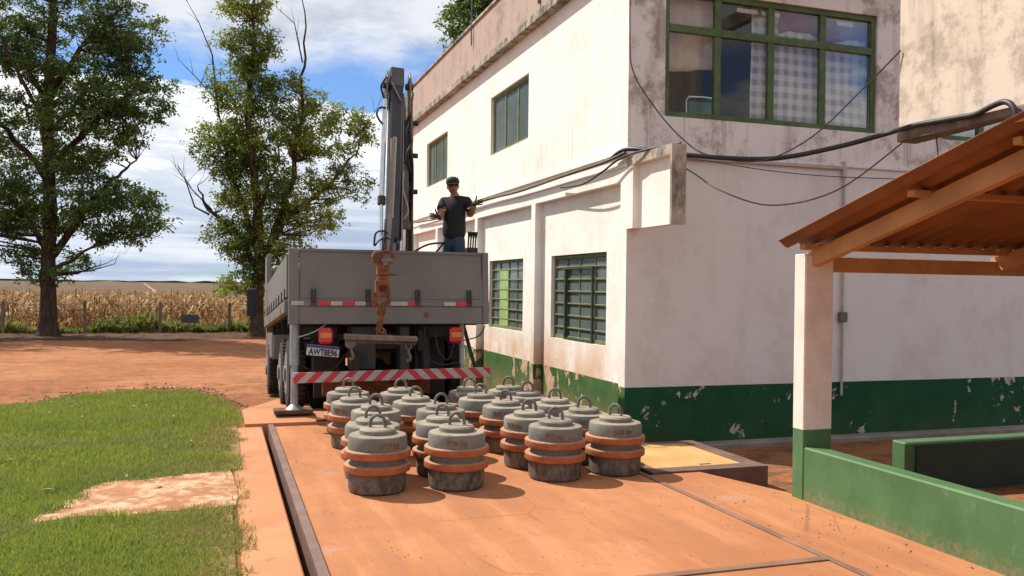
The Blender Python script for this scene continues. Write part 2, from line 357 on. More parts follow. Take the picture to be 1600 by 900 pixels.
def f_cornice(t):
    p = t.pos(); n = t.noise(t.map(p, sc=(1, 1, .5)), 5, 8, .7); b = t.noise(p, 1.2, 5, .6)
    col = t.mix(t.step(n, .38, .62), (.10, .085, .07), (.42, .35, .28))
    return dict(color=t.mix(t.m('MULTIPLY', t.step(b, .5, .7), .5), col, (.55, .45, .36)), rough=.95, bump=(n, .6, .02))
MAT['cornice'] = mk('mouldy_concrete', f_cornice)
MAT['finledge'] = simple('mouldy_ledge', (.20, .15, .115), .95, .5, 3, .4, dirt=(.46, .36, .27), dirtamt=.55)
MAT['interior'] = simple('interior_plaster', (.45, .43, .40), .9, .1, 2)
MAT['blue_wall'] = simple('dark_blue_wall', (.03, .055, .11), .7, .15, 2)
MAT['frame_green'] = simple('green_window_paint', (.062, .105, .03), .55, .3, 7, .2, dirt=(.25, .20, .12), dirtamt=.25)
MAT['frame_olive'] = simple('olive_window_paint', (.16, .18, .07), .6, .3, 7, .2, dirt=(.35, .27, .15), dirtamt=.45)
MAT['frame_dark'] = simple('dark_green_steel', (.03, .045, .022), .6, .3, 8, .2, dirt=(.25, .2, .1), dirtamt=.25)
MAT['green_panel'] = simple('pale_green_panel', (.30, .42, .16), .7, .15, 3)
def glassmat(name, tint, opaq, rough, refl=1.3):
    m = bpy.data.materials.new(name); m.use_nodes = True; t = NT(m.node_tree); t.N.clear()
    out = t.N.new('ShaderNodeOutputMaterial'); tr = t.N.new('ShaderNodeBsdfTransparent'); tr.inputs[0].default_value = (*tint, 1)
    df = t.N.new('ShaderNodeBsdfDiffuse'); p = t.pos()
    t.put(df.inputs[0], t.mix(t.noise(p, 3, 6, .6), tuple(c*.22 for c in tint), tuple(c*.42 for c in tint)))
    gl = t.N.new('ShaderNodeBsdfGlossy'); gl.inputs['Roughness'].default_value = rough
    bp = t.N.new('ShaderNodeBump'); bp.inputs['Strength'].default_value = .04; t.put(bp.inputs['Height'], t.noise(p, 4, 3, .5)); t.L.new(bp.outputs[0], gl.inputs['Normal'])
    m1 = t.N.new('ShaderNodeMixShader'); m1.inputs[0].default_value = opaq; t.L.new(tr.outputs[0], m1.inputs[1]); t.L.new(df.outputs[0], m1.inputs[2])
    fr = t.N.new('ShaderNodeFresnel'); fr.inputs[0].default_value = 1.5
    m2 = t.N.new('ShaderNodeMixShader'); t.put(m2.inputs[0], t.m('MULTIPLY', fr.outputs[0], refl)); t.L.new(m1.outputs[0], m2.inputs[1]); t.L.new(gl.outputs[0], m2.inputs[2])
    t.L.new(m2.outputs[0], out.inputs[0]); return m
MAT['glass'] = glassmat('window_glass', (.98, .99, .99), .03, .02, .45)
MAT['glass_dusty'] = glassmat('dusty_window_glass', (.50, .64, .62), .72, .12)
def f_check(t):
    x, y, z = t.sep(t.obj())
    n = t.noise(t.pos(), 4, 4, .6)
    a = t.step(t.m('PINGPONG', x, .068), .026, .042); b = t.step(t.m('PINGPONG', z, .068), .026, .042)
    k = t.m('MULTIPLY', t.m('ADD', a, b), .5)
    col = t.ramp(k, [(0, (.80, .80, .78)), (.5, (.58, .59, .60)), (1, (.26, .27, .30))])
    return dict(color=t.mix(t.m('MULTIPLY', n, .35), col, (.62, .60, .56)), rough=.9, spec=.1, trans=.12)
MAT['check_curtain'] = mk('checked_curtain', f_check)
MAT['beige_curtain'] = simple('beige_curtain', (.55, .47, .40), .9, .15, 5)
MAT['purple_cloth'] = simple('purple_cloth', (.24, .12, .18), .9, .2, 6)
MAT['violet_cloth'] = simple('violet_curtain', (.10, .05, .22), .9, .2, 6)
MAT['teal'] = simple('teal_plastic', (.02, .16, .14), .5, .1, 5)
MAT['chrome'] = simple('worn_chrome', (.62, .62, .60), .28, .15, 8, .05, 1.0)
MAT['truck'] = simple('grey_truck_paint', (.165, .152, .135), .5, .14, 1.6, .08, dirt=(.21, .16, .12), dirtamt=.45, spec=.4)
MAT['truck_dark'] = simple('dark_truck_steel', (.035, .033, .031), .65, .3, 4, .2, dirt=(.13, .07, .04), dirtamt=.5)
MAT['chassis'] = simple('dusty_chassis', (.028, .022, .018), .8, .3, 4, .2, dirt=(.10, .05, .028), dirtamt=.5)
MAT['rubber'] = simple('tyre_rubber', (.022, .021, .02), .85, .2, 5, .3, dirt=(.20, .105, .055), dirtamt=.55)
MAT['rim'] = simple('wheel_steel', (.20, .19, .17), .6, .2, 5, .2, dirt=(.2, .1, .05), dirtamt=.4)
MAT['galv'] = simple('galvanised_tube', (.34, .36, .35), .45, .2, 5, .1, .35, dirt=(.25, .17, .1), dirtamt=.3)
MAT['red_lens'] = simple('red_lens', (.55, .015, .012), .25, .1, 6, .05, spec=.6)
MAT['amber_lens'] = simple('amber_lens', (.60, .22, .06), .3, .1, 6, .05)
MAT['red_reflect'] = simple('red_reflector', (.60, .03, .025), .4, .15, 9, .05)
MAT['white_reflect'] = simple('white_reflector', (.42, .40, .36), .4, .15, 9, .05)
MAT['plate_white'] = simple('plate_white', (.55, .52, .48), .5, .12, 9, .05)
MAT['plate_blue'] = simple('plate_blue', (.05, .05, .18), .5, .1, 9, .05)
MAT['plate_black'] = simple('plate_black', (.025, .02, .02), .5, .1, 9, .05)
def f_stripe(t):
    p = t.pos(); x, y, z = t.sep(p)
    u = t.m('ADD', t.m('ABSOLUTE', t.m('SUBTRACT', x, 2.2)), t.m('MULTIPLY', z, 1.0))
    k = t.m('FRACT', t.m('MULTIPLY', u, 5.0)); s = t.step(k, .49, .51)
    s = t.m('SUBTRACT', s, t.step(k, .985, 1.0))
    col = t.mix(s, (.52, .025, .03), (.40, .37, .33))
    n = t.noise(p, 14, 6, .7)
    return dict(color=t.mix(t.m('MULTIPLY', t.step(n, .52, .72), .5), col, (.25, .14, .09)), rough=.5, bump=(n, .1, .004))
MAT['stripe'] = mk('hazard_stripes', f_stripe)
MAT['crane'] = simple('dark_grey_crane_paint', (.028, .029, .032), .4, .2, 3, .1, dirt=(.09, .07, .055), dirtamt=.35, spec=.5)
MAT['crane_lite'] = simple('grey_crane_paint', (.085, .083, .078), .5, .2, 3, .1, dirt=(.13, .095, .065), dirtamt=.4)
MAT['crane_tan'] = simple('tan_crane_paint', (.22, .18, .145), .5, .2, 3, .1, dirt=(.11, .08, .05), dirtamt=.4)
MAT['hose'] = simple('black_hose', (.016, .015, .015), .6, .2, 6)
MAT['rust'] = simple('rusty_orange_iron', (.21, .07, .022), .8, .45, 11, .5, dirt=(.085, .04, .022), dirtamt=.7)
MAT['rust_dark'] = simple('dark_rusty_iron', (.11, .045, .02), .8, .4, 9, .4)
MAT['rail'] = simple('brown_steel_rail', (.19, .115, .09), .6, .25, 3, .25, 0, dirt=(.36, .18, .10), dirtamt=.45)
MAT['angle'] = simple('dusty_steel_angle', (.24, .125, .08), .7, .25, 2.5, .25, .1, dirt=(.45, .22, .11), dirtamt=.6)
MAT['bar'] = simple('worn_steel_bar', (.20, .14, .105), .5, .3, 8, .3, .2, dirt=(.25, .10, .05), dirtamt=.5)
MAT['plank'] = simple('dark_wood_plank', (.11, .06, .04), .9, .3, 8, .4)
def f_wt(t):
    p = t.pos(); q = t.obj(); ox = t.orand(); z = t.sep(q)[2]
    qq = t.N.new('ShaderNodeVectorMath'); qq.operation = 'ADD'; t.put(qq.inputs[0], q); t.put(qq.inputs[1], t.comb(t.m('MULTIPLY', ox, 37), t.m('MULTIPLY', ox, 11), 0)); v = qq.outputs[0]
    n = t.noise(v, 7, 7, .68); st = t.noise(t.map(v, sc=(1, 1, .2)), 14, 6, .65); sp = t.noise(v, 60, 4, .65)
    col = t.mix(t.step(n, .3, .7), (.155, .15, .128), (.235, .225, .19))
    up = t.sep(t.N.new('ShaderNodeNewGeometry').outputs['Normal'])[2]
    dust = t.m('MULTIPLY', t.step(up, .3, .8), t.step(n, .25, .6))
    col = t.mix(t.m('MULTIPLY', dust, .65), col, (.42, .32, .22))
    col = t.mix(t.m('MULTIPLY', t.step(sp, .60, .68), .8), col, (.13, .075, .045))
    lo = t.m('SUBTRACT', 1.0, t.step(z, .15, .22))
    rust = t.m('MULTIPLY', lo, t.m('ADD', .62, t.m('MULTIPLY', t.step(st, .38, .62), .35)))
    col = t.mix(t.m('MULTIPLY', t.step(t.noise(v, 3.5, 6, .7), .55, .66), .45), col, (.125, .085, .055))
    basec = t.mix(t.step(t.noise(t.map(v, sc=(1, 1, .6)), 16, 7, .72), .40, .60), (.062, .038, .025), (.19, .155, .115))
    basec = t.mix(t.m('MULTIPLY', t.step(z, .10, .17), .55), basec, (.085, .045, .026))
    col = t.mix(rust, col, basec)
    col = t.mix(t.m('MULTIPLY', ox, .35), col, (.10, .09, .075))
    col = t.mix(t.m('MULTIPLY', t.m('SUBTRACT', 1.0, t.step(z, 0, .03)), .7), col, (.10, .05, .03))
    return dict(color=col, rough=.75, spec=.3, bump=(t.m('ADD', n, t.m('MULTIPLY', sp, .3)), .35, .008))
MAT['weight'] = mk('grey_weight_paint', f_wt)
def f_ring(t):
    q = t.obj(); ox = t.orand()
    qq = t.N.new('ShaderNodeVectorMath'); qq.operation = 'ADD'; t.put(qq.inputs[0], q); t.put(qq.inputs[1], t.comb(t.m('MULTIPLY', ox, 31), 0, t.m('MULTIPLY', ox, 7))); v = qq.outputs[0]
    n = t.noise(v, 9, 6, .65); sp = t.noise(v, 34, 5, .65)
    col = t.mix(t.step(n, .3, .7), (.32, .085, .026), (.43, .13, .042))
    up = t.sep(t.N.new('ShaderNodeNewGeometry').outputs['Normal'])[2]
    col = t.mix(t.m('MULTIPLY', t.step(up, .5, .9), .75), col, (.42, .30, .20))
    col = t.mix(t.m('MULTIPLY', t.step(sp, .56, .63), .75), col, (.17, .085, .05))
    return dict(color=col, rough=.75, bump=(sp, .3, .006))
MAT['ring'] = mk('orange_band_paint', f_ring)
MAT['handle'] = simple('weight_handle_iron', (.15, .135, .115), .7, .3, 12, .3)
MAT['letter'] = simple('worn_orange_lettering', (.22, .115, .07), .8, .4, 30, .2)
MAT['roof'] = simple('orange_roof_underside', (.22, .078, .024), .7, .3, 1.6, .2, dirt=(.085, .034, .016), dirtamt=.4)
MAT['timber'] = simple('painted_timber', (.46, .235, .09), .7, .2, 2.5, .2, dirt=(.33, .165, .07), dirtamt=.35)
def f_post(t):
    p = t.pos(); x, y, z = t.sep(p); n = t.noise(p, 3, 7, .65); f = t.noise(p, 25, 5, .65)
    wht = t.mix(t.m('MULTIPLY', t.step(n, .45, .7), .5), (.74, .66, .57), (.56, .40, .28))
    grn = t.mix(t.step(n, .35, .65), (.06, .14, .05), (.085, .18, .07))
    col = t.mix(t.step(z, .545, .553), grn, wht)
    col = t.mix(t.m('MULTIPLY', t.step(f, .58, .7), .3), col, (.20, .16, .11))
    return dict(color=col, rough=.75, bump=(t.m('ADD', n, t.m('MULTIPLY', f, .4)), .25, .008))
MAT['post'] = mk('two_tone_post_paint', f_post)
def f_gw(t):
    p = t.pos(); x, y, z = t.sep(p); n = t.noise(p, 2.2, 7, .65); f = t.noise(p, 22, 5, .65); st = t.noise(t.map(p, sc=(3, 3, .4)), 2, 6, .6)
    col = t.mix(t.step(n, .3, .7), (.055, .125, .045), (.08, .17, .065))
    col = t.mix(t.m('MULTIPLY', t.step(st, .5, .72), .4), col, (.06, .13, .05))
    col = t.mix(t.m('MULTIPLY', t.m('MULTIPLY', t.m('SUBTRACT', 1.0, t.step(z, 0, .14)), t.step(f, .35, .65)), .55), col, (.30, .18, .09))
    scuff = t.step(t.m('ADD', t.noise(t.map(p, loc=(4, 4, 4)), 6, 8, .75), t.m('MULTIPLY', t.m('SUBTRACT', n, .5), .4)), .60, .66)
    col = t.mix(t.m('MULTIPLY', scuff, .5), col, (.17, .20, .12))
    col = t.mix(t.m('MULTIPLY', t.step(f, .58, .7), .25), col, (.16, .22, .12))
    return dict(color=col, rough=.6, spec=.35, bump=(t.m('ADD', n, t.m('MULTIPLY', f, .3)), .3, .008))
MAT['greenwall'] = mk('green_wall_paint', f_gw)
def f_grate(t):
    p = t.pos(); n = t.noise(p, 2.5, 6, .65); x, y, z = t.sep(p)
    a = t.m('ADD', x, y); b = t.m('SUBTRACT', x, y)
    pat = t.m('MULTIPLY', t.m('SINE', t.m('MULTIPLY', a, 95)), t.m('SINE', t.m('MULTIPLY', b, 95)))
    col = t.mix(t.step(n, .35, .65), (.52, .27, .075), (.62, .38, .15))
    col = t.mix(t.m('MULTIPLY', t.step(pat, .05, .5), .6), col, (.28, .14, .05))
    return dict(color=col, rough=.7, bump=(pat, .5, .006))
MAT['inner_face_dark'] = simple('dark_olive_face', (.014, .032, .012), .6, .2, 3)
MAT['kerb'] = simple('grey_kerb_concrete', (.26, .21, .175), .9, .25, 3, .3, dirt=(.30, .17, .1), dirtamt=.5)
MAT['grate'] = mk('dusty_chequer_plate', f_grate)
MAT['hatch_frame'] = simple('hatch_frame_steel', (.15, .085, .06), .8, .3, 3, .3, dirt=(.28, .14, .08), dirtamt=.4)
MAT['postwood'] = simple('grey_fence_post', (.20, .15, .11), .9, .25, 6)
MAT['wire'] = simple('fence_wire', (.13, .12, .11), .6, .2, 5)
MAT['signdark'] = simple('dark_sign_board', (.07, .07, .075), .7, .2, 5)
MAT['cable'] = simple('black_conduit', (.025, .024, .027), .5, .2, 5)
MAT['wirebrown'] = simple('brown_wire', (.10, .07, .055), .7, .2, 5)
MAT['pipe'] = simple('old_water_pipe', (.42, .36, .32), .7, .2, 5, .2, dirt=(.22, .12, .07), dirtamt=.4)
MAT['skin'] = simple('skin', (.27, .135, .085), .5, .08, 12, .02)
MAT['shirt'] = simple('black_shirt', (.011, .0115, .014), .85, .2, 14, .1)
MAT['jeans'] = simple('blue_jeans', (.03, .05, .085), .9, .25, 14, .1)
MAT['glove'] = simple('dark_glove', (.02, .018, .018), .85, .2, 20, .1)
MAT['cap'] = simple('dark_cap', (.016, .015, .018), .8, .15, 14)
MAT['shades'] = simple('black_lens', (.006, .006, .007), .15, .1, 14, .02)
MAT['logo_red'] = simple('red_logo', (.35, .05, .05), .8, .2, 20)
MAT['white_small'] = simple('white_patch', (.6, .58, .55), .8, .1, 20)
MAT['boot'] = simple('brown_boot', (.06, .04, .025), .8, .2, 20)
MAT['hair'] = simple('black_hair', (.01, .009, .008), .8, .2, 30)
MAT['litter'] = simple('dry_leaf', (.50, .38, .22), .9, .3, 8)

# ------------------------------------------------------------------ ground
def lines(a, b, step, outer, side_a=True):
    core = list(np.arange(a, b+step*.5, step)); r = []; d = step; x = b
    while x < outer: d *= 1.25; x += d; r.append(x)
    l = []; d = step; x = a
    while x > -outer: d *= 1.25; x -= d; l.append(x)
    return np.array(sorted(l+core+r))
gx = lines(-9, 9, .18, 300); gy = lines(1.5, 31, .2, 300); gx = np.append(gx, np.arange(4.0, 5.2, .06)); gy = np.append(gy, np.arange(5.8, 7.0, .06))
for e in (.36, .50, 3.62, 3.66): gx = np.append(gx, e)
for e in (4.36, 4.40, 10.38, 10.42): gy = np.append(gy, e)
gx = np.unique(np.round(gx, 4)); gy = np.unique(np.round(gy, 4)); gy = gy[gy < 42]
GX, GY = np.meshgrid(gx, gy)
GZ = hz(GX, GY) - .012 + (np.sin(GX*1.7+GY*.6)*np.sin(GY*1.1-GX*.4)*.012 + rng.normal(0, .004, GX.shape))*(GY > 11)*(np.abs(GX) < 60)
pit = (GX > .38) & (GX < 3.64) & (GY > 4.38) & (GY < 10.40)
GZ = np.where(pit, -.28, GZ)
nx, ny = len(gx), len(gy); idx = np.arange(nx*ny).reshape(ny, nx)
quads = np.stack([idx[:-1, :-1], idx[:-1, 1:], idx[1:, 1:], idx[1:, :-1]], -1).reshape(-1, 4)
g = npmesh('ground', np.stack([GX, GY, GZ], -1).reshape(-1, 3), quads, 'dirt', 4); tag(g, 'red dirt yard and road', 'ground', kind='structure'); g.data.shade_smooth()
# field behind the fence: ground under the corn, then the top of the crop running to the horizon
fm = MB(); fm._add([(-600, 38.2, -.53), (600, 38.2, -.53), (600, 64, -.53), (-600, 64, -.53)], [(0, 1, 2, 3)])
tag(fm.build('field_soil', 'dirt'), 'bare soil under the standing corn', 'soil', kind='structure')
fx = np.concatenate([-np.geomspace(1, 7000, 40)[::-1], [0], np.geomspace(1, 7000, 40)]); fy = np.geomspace(60, 8000, 60)
FX, FY = np.meshgrid(fx, fy); FZ = .88+.12*np.sin(FX*.9+FY*.3)*np.exp(-(FY-60)/80) + .35*np.sin(FX/310+1)*sstep(200, 900, FY) - .0*FY
FZ[0] = -.6
ii = np.arange(FX.size).reshape(FX.shape); q = np.stack([ii[:-1, :-1], ii[:-1, 1:], ii[1:, 1:], ii[1:, :-1]], -1).reshape(-1, 4)
ff = npmesh('far_field', np.stack([FX, FY, FZ], -1).reshape(-1, 3), q, 'farfield', 4); tag(ff, 'brown dry crop field running to the horizon', 'field', kind='structure'); ff.data.shade_smooth()
def farz(x, y): return .88+.12*math.sin(x*.9+y*.3)*math.exp(-(y-60)/80) + .35*math.sin(x/310+1)*float(sstep(200, 900, y))
tr = MB(); tp = []
for k in range(60):
    u = k/59; y = 66*math.exp(u*2.6); x = -4.3-.079*(y-66); wd = .10+y/1500; tp += [(x-wd, y, farz(x, y)+.03+y*.0001), (x+wd, y, farz(x, y)+.03+y*.0001)]
tr._add(tp, [(2*k, 2*k+1, 2*k+3, 2*k+2) for k in range(59)])
tag(tr.build('field_track', 'track'), 'pale dirt track crossing the far field', 'track', kind='structure')

fw = MB(); rr_ = random.Random(3); pv = []
for k in range(160):
    x = -2600+k*40; pv.append((x, 2600+rr_.uniform(-30, 30), 1.2)); pv.append((x, 2600, 3.5+rr_.uniform(0, 4.5)))
fw._add(pv+[(x, y+60, z) for x, y, z in pv], [(2*k, 2*k+2, 2*k+3, 2*k+1) for k in range(159)]+[(2*k+1, 2*k+3, 2*k+323, 2*k+321) for k in range(159)])
tag(fw.build('far_woods', 'leaf1'), 'thin dark line of woods on the horizon', 'woods', kind='stuff')

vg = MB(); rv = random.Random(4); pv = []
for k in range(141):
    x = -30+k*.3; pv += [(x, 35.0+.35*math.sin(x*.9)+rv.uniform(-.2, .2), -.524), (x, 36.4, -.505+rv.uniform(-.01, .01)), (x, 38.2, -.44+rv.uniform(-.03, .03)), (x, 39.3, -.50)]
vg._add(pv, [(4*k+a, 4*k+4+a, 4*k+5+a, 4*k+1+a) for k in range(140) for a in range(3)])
tag(vg.build('verge', 'verge'), 'strip of litter covered soil under the tree row, with tree shade painted in', 'verge', kind='structure')

# lawn
LAWN = np.array([(.15, 1), (.15, 3), (.14, 6.7), (.15, 8), (.15, 9.5), (.16, 10.3), (.26, 10.6), (.25, 12), (.19, 14.2), (.12, 15.2), (-.03, 17), (-.4, 18.1), (-.9, 18.5), (-1.7, 18.6), (-2.7, 17.9), (-3.35, 15.9), (-4.6, 14.2), (-7, 12.6), (-11, 11.5), (-11, 1)])
PATCH = np.array([(.155, 7.92), (-.2, 7.88), (-.55, 7.75), (-.85, 7.72), (-1.02, 7.50), (-.95, 7.25), (-1.12, 7.10), (-1.06, 6.92), (-1.22, 6.62), (-1.16, 6.50), (-.95, 6.66), (-.62, 6.55), (-.3, 6.62), (.155, 6.70)])
def inside(poly, x, y):
    r = np.zeros(x.shape, bool); n = len(poly); j = n-1
    for i in range(n):
        xi, yi = poly[i]; xj, yj = poly[j]
        c = ((yi > y) != (yj > y)) & (x < (xj-xi)*(y-yi)/(yj-yi+1e-12)+xi); r ^= c; j = i
    return r
lx = np.arange(-11, .3, .1); ly = np.arange(1, 18.7, .1)
LX, LY = np.meshgrid(lx, ly); LZ = hz(LX, LY)+.012
cx_, cy_ = LX[:-1, :-1]+.05, LY[:-1, :-1]+.05
keep = inside(LAWN, cx_, cy_)
ii = np.arange(LX.size).reshape(LX.shape); q = np.stack([ii[:-1, :-1], ii[:-1, 1:], ii[1:, 1:], ii[1:, :-1]], -1)[keep]
lw = npmesh('lawn', np.stack([LX, LY, LZ], -1).reshape(-1, 3), q, 'turf', 4); tag(lw, 'mown lawn beside the weighbridge', 'lawn', kind='structure')
pm = MB(); pc = PATCH + rng.normal(0, .015, PATCH.shape); dense = []
for i in range(len(pc)):
    a, b = pc[i], pc[(i+1) % len(pc)]
    for k in range(5): dense.append(a+(b-a)*k/5+rng.normal(0, .018, 2))
n_ = len(dense); pm._add([(p[0], p[1], .016) for p in dense]+[(p[0], p[1], -.03) for p in dense], [tuple(range(n_))]+[(i, (i+1) % n_, (i+1) % n_+n_, i+n_) for i in range(n_)])
tag(pm.build('bare_patch', 'bare'), 'pale bare patch of crushed stone in the lawn', 'bare patch', kind='structure')
# grass blades
def blades(n, x0, x1, y0, y1, ln, wd, seed):
    r = np.random.default_rng(seed); x = r.uniform(x0, x1, n); y = r.uniform(y0, y1, n)
    jx = .05*np.sin(y*5.1)+.035*np.sin(y*13+1)+.03*np.sin(y*29); jy = .05*np.sin(x*11)+.04*np.sin(x*23+2)
    k = inside(LAWN, x+jx+r.normal(0, .04, n), y+jy+r.normal(0, .06, n)) & ~inside(PATCH, x+jx*.7+r.normal(0, .035, n), y+jy*.8+r.normal(0, .045, n))
    k &= (x*.948-y*.319) > -(1.25*(x*.319+y*.948))     # the part near the view
    thin = np.sin(x*2.3+1)*np.sin(y*1.7+x)*.5+.5
    edge = np.clip((x+.05)/.3, 0, 1); k &= r.random(n) > (.12*thin + .30*edge*(thin > .5))
    x, y = x[k], y[k]; n = len(x); z = hz(x, y)+.008
    tuft = np.clip(np.sin(x*5.3+2*np.sin(y*3.1))*np.sin(y*4.7+1.3*np.sin(x*2.9)), 0, 1)
    L = ln*r.uniform(.55, 1.25, n)*(1-.35*edge[k])*(1+.55*tuft**2); W = wd*r.uniform(.7, 1.2, n); a = r.uniform(0, 2*np.pi, n); tl = r.uniform(.2, 1.1, n); b = r.uniform(0, 2*np.pi, n)
    bx, by = np.cos(a)*W/2, np.sin(a)*W/2
    v = np.empty((n, 3, 3)); v[:, 0] = np.stack([x-bx, y-by, z], -1); v[:, 1] = np.stack([x+bx, y+by, z], -1)
    v[:, 2] = np.stack([x+np.cos(b)*L*np.sin(tl), y+np.sin(b)*L*np.sin(tl), z+L*np.cos(tl)], -1)
    return v.reshape(-1, 3)
V = np.concatenate([blades(330000, -7.2, .24, 3.0, 8.5, .055, .008, 1), blades(150000, -8, .3, 8.5, 13, .065, .012, 2), blades(80000, -8, .3, 13, 18.7, .075, .02, 3)])
gr = npmesh('grass', V, np.arange(len(V)).reshape(-1, 3), 'grass'); tag(gr, 'short green grass of the lawn', 'grass', kind='stuff')
lt = MB(); r_ = random.Random(5)
for i in range(46):
    x, y = r_.uniform(-3.4, .1), r_.uniform(6, 17)
    if not inside(LAWN, np.array([x]), np.array([y]))[0]: continue
    z = float(hz(x, y))+.05; a = r_.uniform(0, 6.28); s = r_.uniform(.025, .055)
    lt._add([(x+math.cos(a)*s, y+math.sin(a)*s, z), (x-math.sin(a)*s*.4, y+math.cos(a)*s*.4, z+.012), (x-math.cos(a)*s, y-math.sin(a)*s, z+.005), (x+math.sin(a)*s*.4, y-math.cos(a)*s*.4, z+.015)], [(0, 1, 2, 3)])
tag(lt.build('fallen_leaves', 'litter'), 'scattered dry leaves fallen on the lawn', 'leaves', kind='stuff')
# clods along the lawn edge
sb = MB(); r_ = random.Random(9)
for i in range(1500):
    k = r_.randrange(7, 16); a, b = LAWN[k], LAWN[k+1]; u = r_.random(); px_, py_ = a+(b-a)*u
    px_ += r_.gauss(0, .10); py_ += abs(r_.gauss(0, .6)); 
    if inside(LAWN, np.array([px_]), np.array([py_]))[0]: continue
    s = abs(r_.gauss(.012, .010))+.004; z = float(hz(px_, py_))-.01
    sb._add([(px_+s, py_, z), (px_, py_+s, z), (px_-s, py_, z), (px_, py_-s, z), (px_, py_, z+s*.9)], [(0, 1, 4), (1, 2, 4), (2, 3, 4), (3, 0, 4)])
tag(sb.build('gravel', 'clod'), 'loose clods and gravel along the lawn edge', 'gravel', kind='stuff')

# ------------------------------------------------------------------ weighbridge
wb = empty('weighbridge', (0, 0, 0)); tag(wb, 'dusty concrete weighbridge deck between steel edge rails', 'weighbridge', kind='structure')
m = MB(); m.box(.60, 3.545, 4.46, 10.33, -.2, 0); m.build('deck_slab', 'deck', wb, bevel=.006)
m = MB(); m.box(.535, .597, 2.0, 7.72, -.2, .03); m.build('edge_rail', 'rail', wb, bevel=.003)
m = MB(); m.box(.535, .597, 7.726, 10.32, -.2, .03); m.build('edge_rail', 'rail', wb, bevel=.003)
m = MB(); m.box(3.553, 3.60, 2.0, 10.33, -.2, .005); m.build('edge_angle', 'angle', wb, bevel=.002)
m = MB(); m.box(.622, 3.55, 4.385, 4.452, -.2, .006); m.build('end_angle', 'angle', wb, bevel=.002)
m = MB(); m.box(.60, 3.545, 1.5, 4.378, -.2, -.003); m.build('near_slab', 'deck', wb)
m = MB(); m.box(.135, .470, 1.0, 10.33, -.3, .004)
tag(m.build('concrete_strip', 'strip', bevel=.012), 'dusty concrete strip between lawn and steel rail', 'concrete strip', kind='structure')
m = MB(); m.prism([(3.606, 1.0), (4.41, 1.0), (4.41, 6.0), (4.13, 6.86), (3.606, 6.86)], 'z', -.3, -.004)
tag(m.build('concrete_apron', 'deck'), 'dusty concrete apron along the green shelter wall', 'concrete apron', kind='structure')
ap = MB(); ys = np.linspace(10.37, 20, 40); k0 = len(ap.v)
for x0, x1 in ((.28, 4.15),):
    rp = lambda y: min(.035+(y-10.37)*.055, .089-.084*(y-10.6)) if y < 17.8 else -.515
    vs_ = [(x, y, rp(y)+zz_) for y in ys for x, zz_ in ((x0, 0), (x1, 0), (x1, -.3), (x0, -.3))]
    fs_ = []
    for i in range(len(ys)-1):
        for j in range(4): fs_.append((i*4+j, i*4+(j+1) % 4, i*4+4+(j+1) % 4, i*4+4+j))
    fs_ += [(0, 1, 2, 3), tuple((len(ys)-1)*4+j for j in (3, 2, 1, 0))]
    # narrows beyond the truck so that the dirt road runs past it
    vs_ = [((max(x, .28+max(0, y-12.0)*.22) if x < 2 else x), y, z) for x, y, z in vs_]
    ap._add(vs_, fs_)
tag(ap.build('approach_slab', 'strip'), 'concrete approach ramp under the parked truck', 'ramp', kind='structure')
gt = MB(); rg = random.Random(31)
for i in range(420):
    x = rg.uniform(.64, 3.5) if rg.random() < .85 else rg.uniform(3.62, 4.3); y = rg.uniform(4.5, 10.2) if x < 3.55 else rg.uniform(3.5, 6.4); q = abs(rg.gauss(.002, .003))+.002; a = rg.uniform(0, 6.28)
    gt._add([(x+q*math.cos(a+b), y+q*1.3*math.sin(a+b), -.002) for b in (0, 1.6, 3.1, 4.7)]+[(x, y, q*.8)], [(0, 1, 4), (1, 2, 4), (2, 3, 4), (3, 0, 4)])
tag(gt.build('grit', 'dirt'), 'loose grit scattered over the dusty deck', 'grit', kind='stuff')
hb = empty('hatch_platform', (3.68, 6.87, 0)); tag(hb, 'low brown platform with yellow chequer plate top beside the weights', 'hatch platform')
X0, X1, Y0, Y1 = 3.665, 4.86, 6.87, 8.24; F_ = .17
inv = Matrix.Translation((-3.68, -6.87, 0))
m = MB(); m.box(X0, X1, Y0, Y0+F_, -.3, .012); m.box(X0, X1, Y1-.1, Y1, -.3, .012); m.box(X0, X0+.1, Y0+F_, Y1-.1, -.3, .012); m.box(X1-F_, X1, Y0+F_, Y1-.1, -.3, .012)
m.build('frame', 'hatch_frame', hb, inv)
m = MB(); m.box(X0+.1, X1-F_, Y0+F_, Y1-.1, -.02, .008); pl = m.build('chequer_plate', 'grate', hb, inv)
m = MB(); m.box(X1-F_-.42, X1-F_-.3, Y0+F_+.05, Y0+F_+.075, .0085, .011); m.build('lifting_slot', 'chassis', pl, inv)

